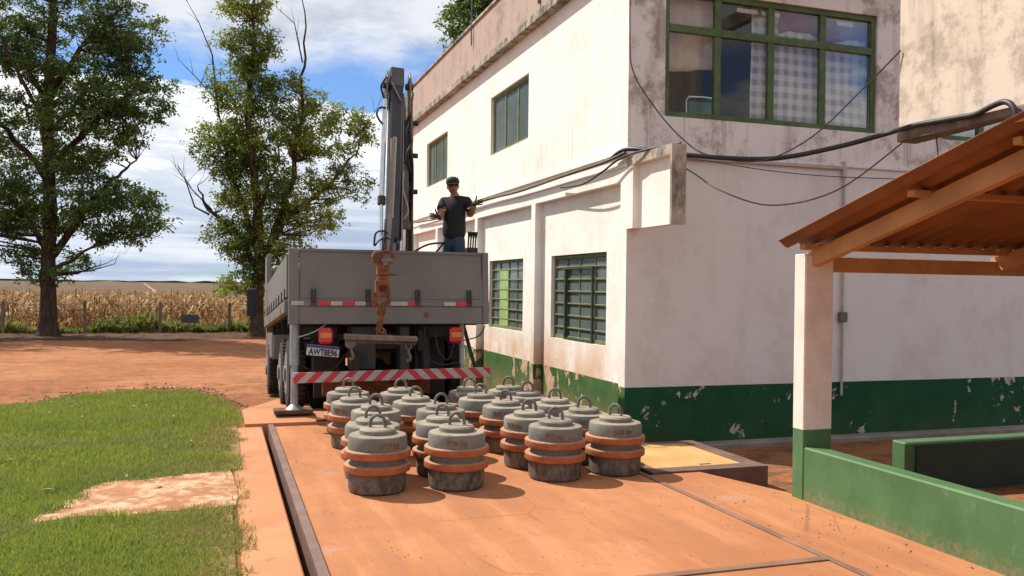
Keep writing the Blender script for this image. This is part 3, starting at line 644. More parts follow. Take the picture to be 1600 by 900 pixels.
# ------------------------------------------------------------------ office building
BEFORE = tops()
XF, YE, YB, XR, ZT = 4.2, 8.56, 19.8, 13.0, 5.32
ob = empty('office_building', (XF, YE, -.15)); tag(ob, 'two storey white office building with green dado and weathered parapet', 'building')
OI = Matrix.Translation((-XF, -YE, .15))
def panel(mb, fn, u0, u1, v0, v1, holes, th):
    us = sorted({u0, u1, *[h[0] for h in holes], *[h[1] for h in holes]}); vv = sorted({v0, v1, *[h[2] for h in holes], *[h[3] for h in holes]})
    def solid(i, j):
        if not (0 <= i < len(us)-1 and 0 <= j < len(vv)-1): return False
        a, b = (us[i]+us[i+1])/2, (vv[j]+vv[j+1])/2
        return not any(h[0] < a < h[1] and h[2] < b < h[3] for h in holes)
    for i in range(len(us)-1):
        for j in range(len(vv)-1):
            if not solid(i, j): continue
            a, b, c, d = us[i], us[i+1], vv[j], vv[j+1]
            mb._add([fn(a, c, 0), fn(b, c, 0), fn(b, d, 0), fn(a, d, 0)], [(0, 1, 2, 3)]); mb._add([fn(a, c, th), fn(b, c, th), fn(b, d, th), fn(a, d, th)], [(3, 2, 1, 0)])
            for di, dj, e in ((-1, 0, ((a, c), (a, d))), (1, 0, ((b, d), (b, c))), (0, -1, ((b, c), (a, c))), (0, 1, ((a, d), (b, d)))):
                if not solid(i+di, j+dj):
                    (p, q), (r, s) = e; mb._add([fn(p, q, 0), fn(r, s, 0), fn(r, s, th), fn(p, q, th)], [(0, 1, 2, 3)])
FL = lambda off: (lambda u, v, d: (XF+off+d, u, v))
FE = lambda off: (lambda u, v, d: (u, YE+off+d, v))
U1 = (11.81, 13.66, 3.81, 4.76); U2 = (16.54, 18.34, 3.77, 4.71); W1 = (9.30, 11.10, .96, 2.08); W2 = (12.27, 13.99, .97, 2.08); W3 = (15.2, 16.9, .97, 2.08)
BW = (4.65, 7.54, 3.57, 5.0); BW2 = (8.55, 11.4, 3.57, 5.0)
def wallpart(name, mat, fn, *a):
    mb = MB(); panel(mb, fn, *a); me = mb.build(name, mat, ob, OI)
    bm = bmesh.new(); bm.from_mesh(me.data); bmesh.ops.remove_doubles(bm, verts=bm.verts, dist=.0005); bmesh.ops.recalc_face_normals(bm, faces=bm.faces); bm.to_mesh(me.data); bm.free(); return me
wallpart('upper_long_wall', 'facade', FL(0), YE, YB, 2.83, ZT, [U1, U2], .16)
PIL = [(YE, 8.72), (11.47, 11.63), (14.38, 14.54), (17.29, 17.45), (YB-.16, YB)]
for a, b in PIL:
    m = MB(); m.box(XF, XF+.16, a, b, -.8, 2.83); m.build('pilaster', 'facade', ob, OI)
for (a, b), h in zip([(PIL[i][1], PIL[i+1][0]) for i in range(4)], [[W1], [W2], [W3], []]):
    wallpart('infill_wall', 'facade', FL(.11), a, b, -.8, 2.83, h, .13)
wallpart('end_wall', 'endwall', FE(0), XF+.16, XR, -.8, ZT, [BW, BW2], .16)
m = MB(); m.box(XF+.16, XR, YB-.16, YB, -.8, ZT); m.box(XR-.16, XR, YE+.16, YB-.16, -.8, ZT); m.build('rear_wall', 'endwall', ob, OI)
m = MB(); m.box(XF+.17, XR-.17, YE+.17, YB-.17, 2.9, 3.08); m.box(XF+.17, XR-.17, YE+.17, YB-.17, 5.25, 5.31); m.build('floor_slab', 'interior', ob, OI)
m = MB(); m.box(XF+.165, 9.6, 11.64, 11.74, 3.081, 5.249); m.build('partition', 'blue_wall', ob, OI)
m = MB(); m.box(9.6, 9.7, YE+.165, YB-.17, 3.081, 5.249); m.box(8.1, 8.18, YE+.165, 11.63, 3.081, 5.249); m.build('partition', 'interior', ob, OI)
# the faces turned to the end wall carry the end wall's paint
for o in list(ob.children):
    if o.name.startswith(('upper_long_wall', 'pilaster')):
        o.data.materials.append(MAT['endwall'])
        for p in o.data.polygons:
            if p.normal.y < -.9 and abs(p.center.y) < .01: p.material_index = 1
# string course, cornice, parapet
m = MB(); m.box(XF-.035, XF-.001, YE-.02, YB, 3.13, 3.19); m.box(XF-.02, XF-.001, YE-.01, YB, 2.98, 3.02); m.build('string_course', 'facade', ob, OI, bevel=.006)
m = MB(); m.box(XF+.2, XR, YE-.03, YE-.001, 3.13, 3.17); m.build('string_course', 'endwall', ob, OI, bevel=.006)
m = MB(); m.box(XF-.13, XR+.1, YE-.13, YB+.1, ZT, ZT+.13); m.build('cornice', 'cornice', ob, OI, bevel=.012)
m = MB(); m.box(XF-.03, XF+.12, YE-.03, YB, ZT+.13, 6.24); m.build('parapet', 'parapet', ob, OI)
m = MB(); m.box(XF-.06, XF+.15, YE-.06, YB+.03, 6.24, 6.30); m.build('parapet_cap', 'cornice', ob, OI, bevel=.01)
m = MB(); m.box(XF-.09, XF+.12, YB+.035, YB+.22, 5.1, 6.33); m.build('parapet_end', 'cornice', ob, OI, bevel=.01)
# framed stub wall standing out from the corner
m = MB()
m.box(XF+.07, XF+.15, 7.62, YE-.001, 2.30, 2.99); m.box(XF, XF+.15, 7.60, YE-.001, 2.99, 3.08); m.box(XF+.03, XF+.152, 7.58, 7.62, 2.30, 2.99); m.box(XF, XF+.07, YE-.14, YE-.002, 2.30, 2.99)
m.cur = 0
m.build('corner_stub_wall', 'facade', ob, OI)
m = MB(); m.box(XF-.004, XF+.156, 7.565, 7.60, 2.29, 3.085); m.box(XF-.006, XF-.001, 7.60, YE, 2.985, 3.085); m.build('stub_wall_edge', 'cornice', ob, OI)
# hanging fin wall in front of the end wall, carried by a roof slab above
m = MB(); m.box(6.17, 6.30, 4.2, 6.70, 3.199, 5.2); m.build('fin_wall', 'fin', ob, OI)
m = MB(); st = [(6.71, 6.39, 3.085, 3.19), (5.9, 6.32, 3.10, 3.187), (5.38, 6.27, 3.115, 3.182), (4.2, 6.25, 3.135, 3.175)]; vv_ = []
for y, xr, z0, z1 in st: vv_ += [(6.15, y, z0), (xr, y, z0), (xr, y, z1), (6.15, y, z1)]
m._add(vv_, [(0, 1, 2, 3), (15, 14, 13, 12)]+[(4*k+a, 4*k+(a+1) % 4, 4*k+4+(a+1) % 4, 4*k+4+a) for k in range(3) for a in range(4)]); m.build('fin_ledge', 'finledge', ob, OI, bevel=.008)
m = MB(); m.box(6.165, 6.24, 4.2, 6.70, 3.186, 3.199); m.build('ledge_joint', 'fin', ob, OI)
for y in (4.5, 6.3):
    m = MB(); m.box(6.171, 6.299, y, y+.15, 5.201, 5.36); m.build('fin_cap', 'cornice', ob, OI)
m = MB(); m.box(6.18, 6.29, 6.701, YE-.132, 5.02, 5.19); m.build('fin_beam', 'cornice', ob, OI)
m = MB(); m.tube([(XF-.06, 14.7, 5.9), (XF-.06, 14.7, 6.9)], .012, 6); m.build('lightning_rod', 'wire', ob, OI)
m = MB(); m.tube([(XF-.05, 11.3, 5.6), (XF-.05, 11.3, 6.6)], .02, 6); m.build('vent_pipe', 'wire', ob, OI)
m = MB(); m.box(4.6, XR, YE-.22, YE-.001, -.5, -.07); m.build('plinth', 'kerb', ob, OI, bevel=.01)
# pipes on the end wall
m = MB(); m.tube([(4.8, YE-.03, 3.11), (7.03, YE-.03, 3.11), (7.05, YE-.03, 3.09), (7.05, YE-.03, .4)], .016, 8); m.tube([(7.05, YE-.03, 3.0), (7.05, YE-.03, 3.2)], .026, 8); m.build('water_pipe', 'pipe', ob, OI, smooth=40)
m = MB(); m.box(7.0, 7.1, YE-.07, YE-.002, 1.28, 1.40); m.build('tap_box', 'wire', ob, OI, bevel=.01)

PANE = bpy.data.meshes.new('pane'); _b = bmesh.new(); bmesh.ops.create_cube(_b, size=1); _b.to_mesh(PANE); _b.free()
PANES = {}
def pane(par, mat, lo, hi, name='pane'):
    if mat not in PANES: PANES[mat] = PANE.copy(); PANES[mat].materials.append(MAT[mat])
    o = bpy.data.objects.new(name, PANES[mat]); COL.objects.link(o); o.parent = par
    lo = OI @ Vector(lo); hi = OI @ Vector(hi); o.location = (lo+hi)/2; o.scale = [abs(q) for q in (hi-lo)]; return o
def window(fn, W, ucut, vcut, bar, mat, gmat, skip=(), d0=.05, d1=.09, fr=.05):
    """steel window in an opening: outer frame, glazing bars, one object per pane"""
    u0, u1, v0, v1 = W; mb = MB()
    def bx(a, b, c, d, e, f): p, q_ = fn(a, c, e), fn(b, d, f); mb.box(*[w_ for k in range(3) for w_ in sorted((p[k], q_[k]))])
    bx(u0+.002, u0+fr, v0+.002, v1-.002, d0, d1); bx(u1-fr, u1-.002, v0+.002, v1-.002, d0, d1); bx(u0+fr, u1-fr, v0+.002, v0+fr, d0, d1); bx(u0+fr, u1-fr, v1-fr, v1-.002, d0, d1)
    us = [u0+fr]+[u0+(u1-u0)*c for c in ucut]+[u1-fr]; vv = [v0+fr]+[v0+(v1-v0)*c for c in vcut]+[v1-fr]
    bu, bv = bar
    for c in us[1:-1]: bx(c-bu/2, c+bu/2, v0+fr, v1-fr, d0+.004, d1-.004)
    for c in vv[1:-1]: bx(u0+fr, u1-fr, c-bv/2, c+bv/2, d0-.004, d1-.008)
    wn = mb.build('window', mat, ob, OI, bevel=.003)
    for i in range(len(us)-1):
        for j in range(len(vv)-1):
            if (i, j) in skip: continue
            a = us[i]+(bu/2 if i else 0)+.001; b = us[i+1]-(bu/2 if i < len(us)-2 else 0)-.001; c = vv[j]+(bv/2 if j else 0)+.001; d = vv[j+1]-(bv/2 if j < len(vv)-2 else 0)-.001
            t_ = random.uniform(-.004, .004)
            pane(wn, gmat, fn(a, c, (d0+d1)/2+t_), fn(b, d, (d0+d1)/2+.005+t_))
    return wn
fl = FL(.11)
rows = [1/7*k for k in range(1, 7)]
w1 = window(fl, W1, [.25, .52, .76], rows, (.022, .02), 'frame_olive', 'glass_dusty')
mb = MB()
def casement(W, ua, ub, va, vb):
    u0, u1, v0, v1 = W; a, b, c, d = u0+(u1-u0)*ua, u0+(u1-u0)*ub, v0+(v1-v0)*va, v0+(v1-v0)*vb
    for q in ((a, a+.03, c, d), (b-.045, b, c, d), (a+.03, b-.045, c, c+.03), (a+.03, b-.045, d-.03, d)): mb.box(XF+.11+.02, XF+.11+.045, q[0], q[1], q[2], q[3])
casement(W1, .255, .765, .0, .855); mb.build('casement_frame', 'frame_dark', w1, OI)
w2 = window(fl, W2, [.25, .49, .76], rows, (.022, .02), 'frame_olive', 'glass_dusty', skip={(2, j) for j in range(6)})
u0, u1, v0, v1 = W2
pane(w2, 'green_panel', fl(u0+(u1-u0)*.50, v0+.05, .05), fl(u0+(u1-u0)*.75, v0+(v1-v0)*.85, .075), 'green_shutter')
window(fl, W3, [.25, .5, .75], rows, (.022, .02), 'frame_olive', 'glass_dusty')
for W, cuts in ((U1, [.34, .67]), (U2, [.34, .67])): window(FL(0), W, cuts, [], (.05, .03), 'frame_olive', 'glass_dusty')
window(FE(0), BW, [.238, .485, .735], [.70], (.085, .085), 'frame_green', 'glass', fr=.065, d0=.03, d1=.09)
window(FE(0), BW2, [.238, .485, .735], [.70], (.085, .085), 'frame_green', 'glass', fr=.065, d0=.03, d1=.09)
for k, (a, b) in enumerate(((5.62, 5.9), (5.95, 6.2), (7.02, 7.25))):
    m = MB(); m.box(a, b, YE+.09, YE+.1, 4.86+.0*k, 4.91); m.build('tape_strip', 'white_small', ob, OI)
# things in the room behind the big window
def curtain(name, mat, x0, x1, z0, z1, y, amp, per, label, cat, hem=.0, seed=1):
    r = random.Random(seed); nu, nv = int((x1-x0)/.02)+2, 14; vs_ = []
    for j in range(nv):
        for i in range(nu):
            x = x0+(x1-x0)*i/(nu-1); z = z1+(z0-z1)*j/(nv-1)
            if j == nv-1: z += hem*math.sin(x*7+seed)
            vs_.append((x-x0, amp*math.sin(x*per+seed+.5*math.sin(x*5))*(.4+.6*j/nv)+.012*math.sin(x*3+z*4), z-z0))
    fs_ = [(j*nu+i, j*nu+i+1, (j+1)*nu+i+1, (j+1)*nu+i) for j in range(nv-1) for i in range(nu-1)]
    mb = MB(); mb._add(vs_, fs_); o = mb.build(name, mat, None, smooth=80, loc=(x0, y, z0)); sd = o.modifiers.new('thick', 'SOLIDIFY'); sd.thickness = .004
    return tag(o, label, cat)
curtain('curtain', 'beige_curtain', 4.80, 5.42, 4.16, 5.05, 8.76, .02, 26, 'beige curtain hanging half way down behind the left panes', 'curtain', .03, 2)
curtain('curtain', 'check_curtain', 5.86, 6.12, 3.62, 5.05, 8.735, .018, 38, 'narrow gathered checked curtain at the middle of the big window', 'curtain', 0, 3)
curtain('curtain', 'check_curtain', 6.15, 6.80, 3.63, 5.05, 8.74, .006, 14, 'white and grey checked curtain behind the third panes of the big window', 'curtain', 0, 4)
curtain('curtain', 'check_curtain', 6.84, 7.52, 3.60, 5.05, 8.745, .007, 15, 'checked curtain behind the rightmost panes of the big window', 'curtain', 0, 5)
curtain('valance', 'purple_cloth', 6.25, 7.50, 4.72, 5.06, 8.727, .006, 20, 'dull purple cloth strip across the top of the checked curtains', 'valance', .05, 6)
curtain('curtain', 'violet_cloth', 8.62, 11.2, 3.62, 5.05, 8.76, .02, 22, 'violet curtain in the window beyond the fin wall', 'curtain', 0, 7)
ch = empty('chair', (5.42, 9.05, 3.08)); tag(ch, 'teal chair with chrome frame standing inside behind the big window', 'chair')
m = MB(); m.box(-.20, .20, -.015, .015, .52, .80); m.build('backrest', 'teal', ch, bevel=.012)
m = MB(); m.box(-.2, .2, .03, .42, .44, .48); m.build('seat', 'teal', ch, bevel=.012)
for s in (-1, 1):
    m = MB(); m.tube([(s*.22, .03, 0), (s*.22, .0, .45), (s*.225, 0, .80), (s*.19, 0, .85), (0, 0, .86)], .013, 6); m.build('leg', 'chrome', ch, smooth=50)
    m = MB(); m.tube([(s*.2, .42, 0), (s*.2, .42, .44)], .013, 6); m.build('leg', 'chrome', ch, smooth=50)
cb = empty('cabinet', (4.86, 9.6, 3.08)); tag(cb, 'pale cabinet standing inside behind the leftmost pane', 'cabinet')
m = MB(); m.box(-.3, .27, 0, .5, 0, 1.15); m.build('body', 'interior', cb, bevel=.01)
m = MB(); m.box(-.27, -.02, -.012, -.001, .05, 1.1); m.box(.0, .25, -.012, -.001, .05, 1.1); m.build('door', 'interior', cb)

# ------------------------------------------------------------------ cables
def cable(pts, r, name, mat, label, cat, n=8, seg=6):
    P = [Vector(p) for p in pts]; out = []
    for i in range(len(P)-1):
        p0, p1, p2, p3 = P[max(i-1, 0)], P[i], P[i+1], P[min(i+2, len(P)-1)]
        for k in range(seg):
            s = k/seg; out.append(.5*((2*p1)+(p2-p0)*s+(2*p0-5*p1+4*p2-p3)*s*s+(3*p1-p0-3*p2+p3)*s**3))
    out.append(P[-1]); o0 = out[0].copy()
    mb = MB(); mb.tube([p-o0 for p in out], r, n); o = mb.build(name, mat, None, smooth=60, loc=o0); return tag(o, label, cat)
def toward(pts, k1):
    """slide the points in from the wall towards the fin, first one stays"""
    n = len(pts)-1; out = []
    for i, p in enumerate(pts):
        k = 1+(k1-1)*i/n; out.append((p[0]*k, p[1]*k, CAMH+(p[2]-CAMH)*k))
    return out
KF = .785
cable([(4.14, 8.85, 3.10)]+toward([(4.16, 8.5, 3.16), (4.5, 8.46, 3.15), (5.1, 8.40, 3.12), (5.95, 8.4, 3.15), (6.8, 8.4, 3.33), (7.5, 8.4, 3.53), (7.80, 8.22, 3.63)], KF)+[(6.123, 6.18, 3.195), (6.123, 5.93, 3.185), (6.12, 5.76, 3.18), (6.11, 5.59, 3.215), (6.10, 5.46, 3.225), (6.09, 5.37, 3.17), (6.085, 5.33, 3.05), (6.08, 5.31, 2.80), (6.07, 5.3, 2.4)], .025, 'power_cable', 'cable', 'thick black cable sagging from the building corner to the fin wall', 'cable')
cable([(4.13, 19.0, 3.06), (4.14, 16.2, 3.0), (4.13, 14.0, 3.08), (4.13, 12.0, 3.05), (4.12, 10.2, 3.07), (4.12, 9.0, 3.08), (4.14, 8.5, 3.12)], .018, 'wall_cable', 'wirebrown', 'dark cable running along the ledge of the long facade', 'cable', 6)
cable([(4.15, 10.4, 2.94), (4.12, 9.6, 2.90), (4.1, 9.0, 2.97), (4.12, 8.62, 3.06), (4.16, 8.2, 3.09), (4.3, 7.58, 3.1)], .012, 'wall_cable', 'cable', 'thin looping cable tacked above the first lower window', 'cable', 6)
cable([(4.18, 8.5, 5.5), (4.17, 8.48, 4.4), (4.22, 8.47, 3.98)]+toward([(4.5, 8.46, 3.6), (4.82, 8.46, 3.31), (5.15, 8.46, 3.15), (5.8, 8.42, 3.12), (6.5, 8.42, 3.44), (7.3, 8.46, 4.12), (7.84, 8.5, 4.60)], KF), .008, 'overhead_wire', 'wirebrown', 'thin wire dropping from the roof corner and rising to the fin wall', 'wire', 5)
cable(toward([(4.75, 8.5, 3.06), (5.0, 8.46, 2.92), (5.3, 8.44, 2.76), (5.95, 8.42, 2.62), (6.85, 8.42, 2.83), (7.84, 8.46, 3.46)], KF), .008, 'overhead_wire', 'wirebrown', 'thin wire hanging in a low loop under the black cable', 'wire', 5)
cable([(4.6, 8.5, 3.13), (5.2, 8.47, 3.08), (5.95, 8.46, 3.02), (6.8, 8.47, 3.0), (7.95, 8.5, 3.03)], .006, 'overhead_wire', 'wirebrown', 'nearly straight thin wire crossing the end wall below the black cable', 'wire', 5)
cable([(6.33, 6.4, 3.09), (6.30, 6.35, 2.95), (6.27, 6.3, 2.72)], .006, 'overhead_wire', 'wirebrown', 'short wire end dangling from the fin wall ledge', 'wire', 5)

rescale(tops()-BEFORE, 1.0714)

# ------------------------------------------------------------------ shelter on the right
sh = empty('shelter', (4.37, 5.84, 0)); tag(sh, 'small open shelter with corrugated orange roof and green low walls', 'shelter')
SI = Matrix.Translation((-4.37, -5.84, 0))
m = MB(); m.box(4.37, 4.64, 5.72, 5.86, -.2, 1.94); m.build('post', 'post', sh, SI, bevel=.008)
m = MB(); m.box(8.4, 8.64, 5.72, 5.86, -.2, 1.94); m.build('post', 'post', sh, SI, bevel=.008)
m = MB(); m.box(4.37, 4.52, .3, 5.719, -.2, .415); m.build('low_wall', 'greenwall', sh, SI, bevel=.012)
m = MB(); m.box(5.36, 8.399, 5.70, 5.86, -.2, .405); m.build('low_wall', 'greenwall', sh, SI, bevel=.012)
m = MB(); m.box(5.46, 8.39, 5.685, 5.699, -.02, .385); m.build('dark_inner_face', 'inner_face_dark', sh, SI)  # thin dark olive sheet over the far wall's inner face
m = MB(); m.box(4.52, 9, .3, 5.7, -.2, -.02); m.build('shelter_floor', 'strip', sh, SI)
SL = .278                                   # roof rise per metre towards the ridge
def rz(y): return 2.0+(5.74-y)*SL
m = MB(); m.box(4.645, 8.39, 5.745, 5.825, 1.80, 1.92); m.build('tie_beam', 'timber', sh, SI, bevel=.004)
for x in (4.47, 6.4, 8.5):
    m = MB(); m.beam((x, 5.80, rz(5.80)-.10), (x, 3.64, rz(3.64)-.10), .075, .125); m.build('rafter', 'timber', sh, SI, bevel=.004)
for y in (5.66, 4.55, 3.75):
    m = MB(); m.beam((4.29, y, rz(y)-.045+.012), (8.8, y, rz(y)-.045+.012), .06, .045); m.build('purlin', 'timber', sh, SI, bevel=.003)
per = .172
for k in range(5):
    x0 = 4.17+k*.95; n_ = 48; vs_ = []; fs_ = []
    for j, y in enumerate((5.80, 5.0, 4.2, 3.60)):
        for i in range(n_+1):
            x = x0+i*(.99/n_); c = .026*math.cos((x-4.17)*2*math.pi/per)
            vs_.append((x, y, rz(y)+.035+c+(.004*k if k % 2 else 0)))
    for j in range(3):
        for i in range(n_): fs_.append((j*(n_+1)+i, j*(n_+1)+i+1, (j+1)*(n_+1)+i+1, (j+1)*(n_+1)+i))
    mb = MB(); mb._add(vs_, fs_); o = mb.build('roof_sheet', 'roof', sh, SI, smooth=60); sd = o.modifiers.new('thick', 'SOLIDIFY'); sd.thickness = .007
m = MB(); m.beam((4.2, 3.62, rz(3.62)+.03), (8.9, 3.62, rz(3.62)+.03), .14, .03); m.build('ridge_board', 'timber', sh, SI)
m = MB()
for k, yy in enumerate((3.36, .9)):
    pass
vs_ = []; n_ = 200
for y in (3.59, .4):
    for i in range(n_+1):
        x = 4.17+i*4.8/n_; vs_.append((x, y, rz(3.62)-(3.62-y)*SL+.035+.026*math.cos((x-4.17)*2*math.pi/per)))
m._add(vs_, [(i, i+1, n_+2+i, n_+1+i) for i in range(n_)])
o = m.build('roof_sheet', 'roof', sh, SI, smooth=60); sd = o.modifiers.new('thick', 'SOLIDIFY'); sd.thickness = .007
m = MB(); m.box(4.37, 4.61, .3, .5, -.2, 1.75); m.build('post', 'post', sh, SI, bevel=.008)
#PART2
# ------------------------------------------------------------------ the twenty test weights
def bend_text(me, r, zc):
    for v in me.vertices:
        a = v.co.x/r; rr = r+v.co.z; z = v.co.y
        v.co = (rr*math.sin(a), -rr*math.cos(a), z+zc)
LETT = text_mesh('500 kg', .062, .004, .0015); bend_text(LETT, .2365, .372); LETT.materials.append(MAT['letter'])
WN = 44
def weight_proto():
    root = empty('test_weight')
    m = MB(); m.lathe([(.205, 0), (.222, .008), (.229, .03), (.233, .17), (.233, .19), (.216, .205), (.216, .29), (.230, .305), (.236, .345), (.236, .434), (.227, .450), (.200, .458)], WN); m.build('body', 'weight', root, smooth=35)
    for z0, ro in ((.163, .267), (.277, .268)):
        m = MB(); m.lathe([(.226, z0), (ro-.010, z0+.001), (ro-.002, z0+.007), (ro, z0+.012), (ro-.001, z0+.055), (ro-.007, z0+.062), (.222, z0+.065), (.212, z0+.066)], WN); m.build('flange_ring', 'ring', root, smooth=30)
    m = MB(); m.lathe([(.148, .45), (.146, .489), (.133, .502), (.06, .507), (.055, .505)], WN); m.build('lid', 'weight', root, smooth=35)
    pts = [(-.060, 0, .49)]+[(-.060*math.cos(a)**1 if abs(math.cos(a)) > .05 else 0, 0, .535+.068*math.sin(a)) for a in np.linspace(0, math.pi, 11)]+[(.060, 0, .49)]
    m = MB(); m.tube(pts, .0138, 8); m.build('lifting_handle', 'handle', root, smooth=60)
    o = bpy.data.objects.new('lettering', LETT); COL.objects.link(o); o.parent = root
    return root
WP = [[(1.21, 6.93), (1.86, 6.90), (2.77, 6.99), (3.37, 7.05)], [(1.25, 7.43), (1.87, 7.40), (2.72, 7.52), (3.30, 7.60)], [(1.42, 8.24), (2.03, 8.15), (2.74, 8.27), (3.28, 8.30)],
      [(1.31, 8.88), (1.92, 8.77), (2.65, 8.86), (3.21, 8.93)], [(1.36, 9.70), (1.92, 9.53), (2.69, 9.46), (3.17, 9.49)]]
RN = ['front', 'second', 'third', 'fourth', 'rearmost']; CN = ['leftmost', 'second from the left', 'third from the left', 'rightmost']
w0 = weight_proto(); first = True; rw = random.Random(11)
for i, row in enumerate(WP):
    for j, (x, y) in enumerate(row):
        if first: o = w0; first = False
        else:
            o = w0.copy(); COL.objects.link(o)
            for c in w0.children:
                d = c.copy(); COL.objects.link(d); d.parent = o
        o.location = (x, y, .001); yaw = -math.atan2(x, y)
        o.rotation_euler = (R(rw.uniform(-.5, .5)), R(rw.uniform(-.5, .5)), yaw+R(rw.uniform(-6, 28) if i == 0 else rw.uniform(-40, 60)))
        tag(o, 'grey test weight with orange bands, %s of the %s row' % (CN[j], RN[i]), 'weight', 'iron test weights standing on the weighbridge')
        for c in o.children:
            if c.name.startswith('lifting_handle'): c.rotation_euler = (0, 0, -o.rotation_euler.z+yaw+R(rw.uniform(-35, 35)))

# ------------------------------------------------------------------ truck with rear mounted crane
BEFORE = tops()
TL = (2.15, 11.2, 0); TR = (R(-4.8), 0, 0)
TM = Matrix.Translation(TL) @ Euler(TR).to_matrix().to_4x4(); TI = TM.inverted()
tk = empty('crane_truck', TL, TR); tag(tk, 'grey flatbed truck with rear loader crane backed up to the weighbridge', 'truck')
HW = 1.33
# tailgate
m = MB(); m.box(-1.192, 1.232, .004, .045, 1.47, 2.105); gate = m.build('tailgate', 'truck', tk, bevel=.006)
m = MB()
for q in ((-1.20, 1.24, 2.085, 2.118), (-1.20, 1.24, 1.452, 1.470)): m.box(q[0], q[1], -.012, .0, q[2], q[3])
m.build('edge_trim', 'truck', gate)
for x in (-1.02, -.32, .34, 1.05):
    m = MB(); m.box(x-.03, x-.012, -.03, -.001, 1.38, 1.60); m.box(x+.012, x+.03, -.03, -.001, 1.38, 1.60); m.tube([(x-.035, -.02, 1.44), (x+.035, -.02, 1.44)], .014, 8); m.build('hinge', 'truck_dark', gate)
for a, b in ((-HW, -1.205), (1.245, HW)):
    m = MB(); m.box(a, b, -.015, .09, 1.14, 2.12); m.build('corner_post', 'truck', tk, bevel=.008)
m = MB(); m.box(-1.204, 1.244, .0, .10, 1.145, 1.375); m.box(-1.204, 1.244, -.012, .08, 1.375, 1.45); m.build('rear_beam', 'truck', tk, bevel=.006)
for x0, x1, c in ((-1.30, -1.14, 'white_reflect'), (-.97, -.81, 'red_reflect'), (-.80, -.66, 'white_reflect'), (-.65, -.50, 'red_reflect'), (-.49, -.32, 'white_reflect'), (-.27, -.14, 'red_reflect'), (-.02, .20, 'white_reflect'), (.21, .38, 'red_reflect'), (.70, .86, 'white_reflect'), (.87, 1.02, 'red_reflect')):
    m = MB(); m.box(x0, x1, -.018, -.0125, 1.385, 1.437) if x0 > -1.2 else m.box(x0, x1+.0, -.021, -.0155, 1.385, 1.437); m.build('reflector', c, tk)
m = MB(); m.box(-HW+.05, HW-.05, .1, 5.5, 1.36, 1.44); m.build('bed_floor', 'truck_dark', tk)
m = MB(); m.tube([(.46, -.0125, 1.27), (.46, -.006, 1.27)], .035, 9); m.build('rust_spot', 'rust', tk)
for s in (-1, 1):
    m = MB(); m.box(s*HW-.02, s*HW+.02, .12, 5.45, 1.50, 2.06); sbd = m.build('side_board', 'truck', tk, bevel=.006)
    for k in range(9):
        y = .35+k*.6; m = MB(); m.box(s*(HW+.021)-.012, s*(HW+.021)+.012, y, y+.05, 1.40, 1.62); m.build('hinge', 'truck_dark', sbd)
    m = MB(); m.box(s*HW-.045, s*HW+.045, .12, 5.5, 1.30, 1.46); m.build('side_rail', 'truck', tk, bevel=.006)
    for k in range(4):
        y = .8+k*1.4; m = MB(); m.box(s*(HW+.047)-.012, s*(HW+.047)+.012, y, y+.09, 1.33, 1.40); m.build('side_marker', 'amber_lens' if k % 2 == 0 else 'white_reflect', tk)
m = MB(); m.box(-HW, HW, 5.5, 5.56, 1.2, 2.38); m.build('headboard', 'truck', tk, bevel=.006)
m = MB(); m.box(-HW-.03, -HW+.05, 4.9, 5.5, 1.46, 2.60); m.build('front_stake', 'truck', tk, bevel=.008)
m = MB(); m.box(HW-.05, HW+.03, 5.4, 5.5, 1.46, 2.45); m.build('front_stake', 'truck', tk, bevel=.008)
# chassis
for s in (-1, 1):
    m = MB(); m.box(s*.42-.04, s*.42+.04, .15, 8.6, .78, 1.06); m.build('chassis_rail', 'chassis', tk)
m = MB()
for y in (.25, 1.1, 2.1, 3.2, 4.6): m.box(-.38, .38, y, y+.1, .82, 1.0)
for y in (.3, 1.2, 2.4, 3.6, 4.8): m.box(-1.25, 1.25, y, y+.08, 1.14, 1.30)
m.build('cross_member', 'chassis', tk)
m = MB(); m.box(-.52, -.20, .12, .5, .55, 1.12); m.box(.12, .25, .1, .4, .45, 1.12); m.box(.36, .56, .3, .9, .40, 1.1); m.build('crane_base', 'truck_dark', tk, bevel=.01)
m = MB(); m.tube([(-.25, .62, .98), (-.12, .62, .98)], .05, 12); m.build('tow_eye', 'rust', tk)
m = MB(); m.box(-.95, -.5, .8, 4.0, .45, .95); m.box(.62, 1.0, 3.4, 4.9, .42, .98); m.build('tank', 'chassis', tk, bevel=.03)
for a, b in ((.62, .86), (-.95, -.62)):
    m = MB(); m.box(a, b, .62, .66, .18, 1.12); m.build('mud_flap', 'chassis', tk)
def wheel(x, y, s):
    m = MB(); prof = []; W_, Rr = .25, .50
    m.tube([(x-s*W_*.5, y, .5), (x-s*W_*.46, y, .5), (x-s*W_*.3, y, .5), (x+s*W_*.3, y, .5), (x+s*W_*.46, y, .5), (x+s*W_*.5, y, .5)], [.30, .455, Rr, Rr, .455, .30], 36)
    wl = m.build('wheel', 'rubber', tk, smooth=35)
    m = MB()
    for k in range(36):
        a = 2*math.pi*k/36
        for q in (-1, 1):
            c = Vector((x+q*.055, y+math.cos(a+q*.04)*Rr, .5+math.sin(a+q*.04)*Rr)); n_ = Vector((0, math.cos(a), math.sin(a))); tt = Vector((0, -math.sin(a), math.cos(a)))
            m.beam(c-Vector((.05, 0, 0)), c+Vector((.05, 0, 0)), .05, .028, up=n_)
    tr_ = m.build('tread', 'rubber', wl)
    m = MB(); m.tube([(x+s*.06, y, .5), (x+s*.10, y, .5), (x+s*.13, y, .5)], [.12, .29, .30], 24); m.tube([(x+s*.05, y, .5), (x+s*.16, y, .5)], .11, 14); m.build('rim', 'rim', wl, smooth=35)
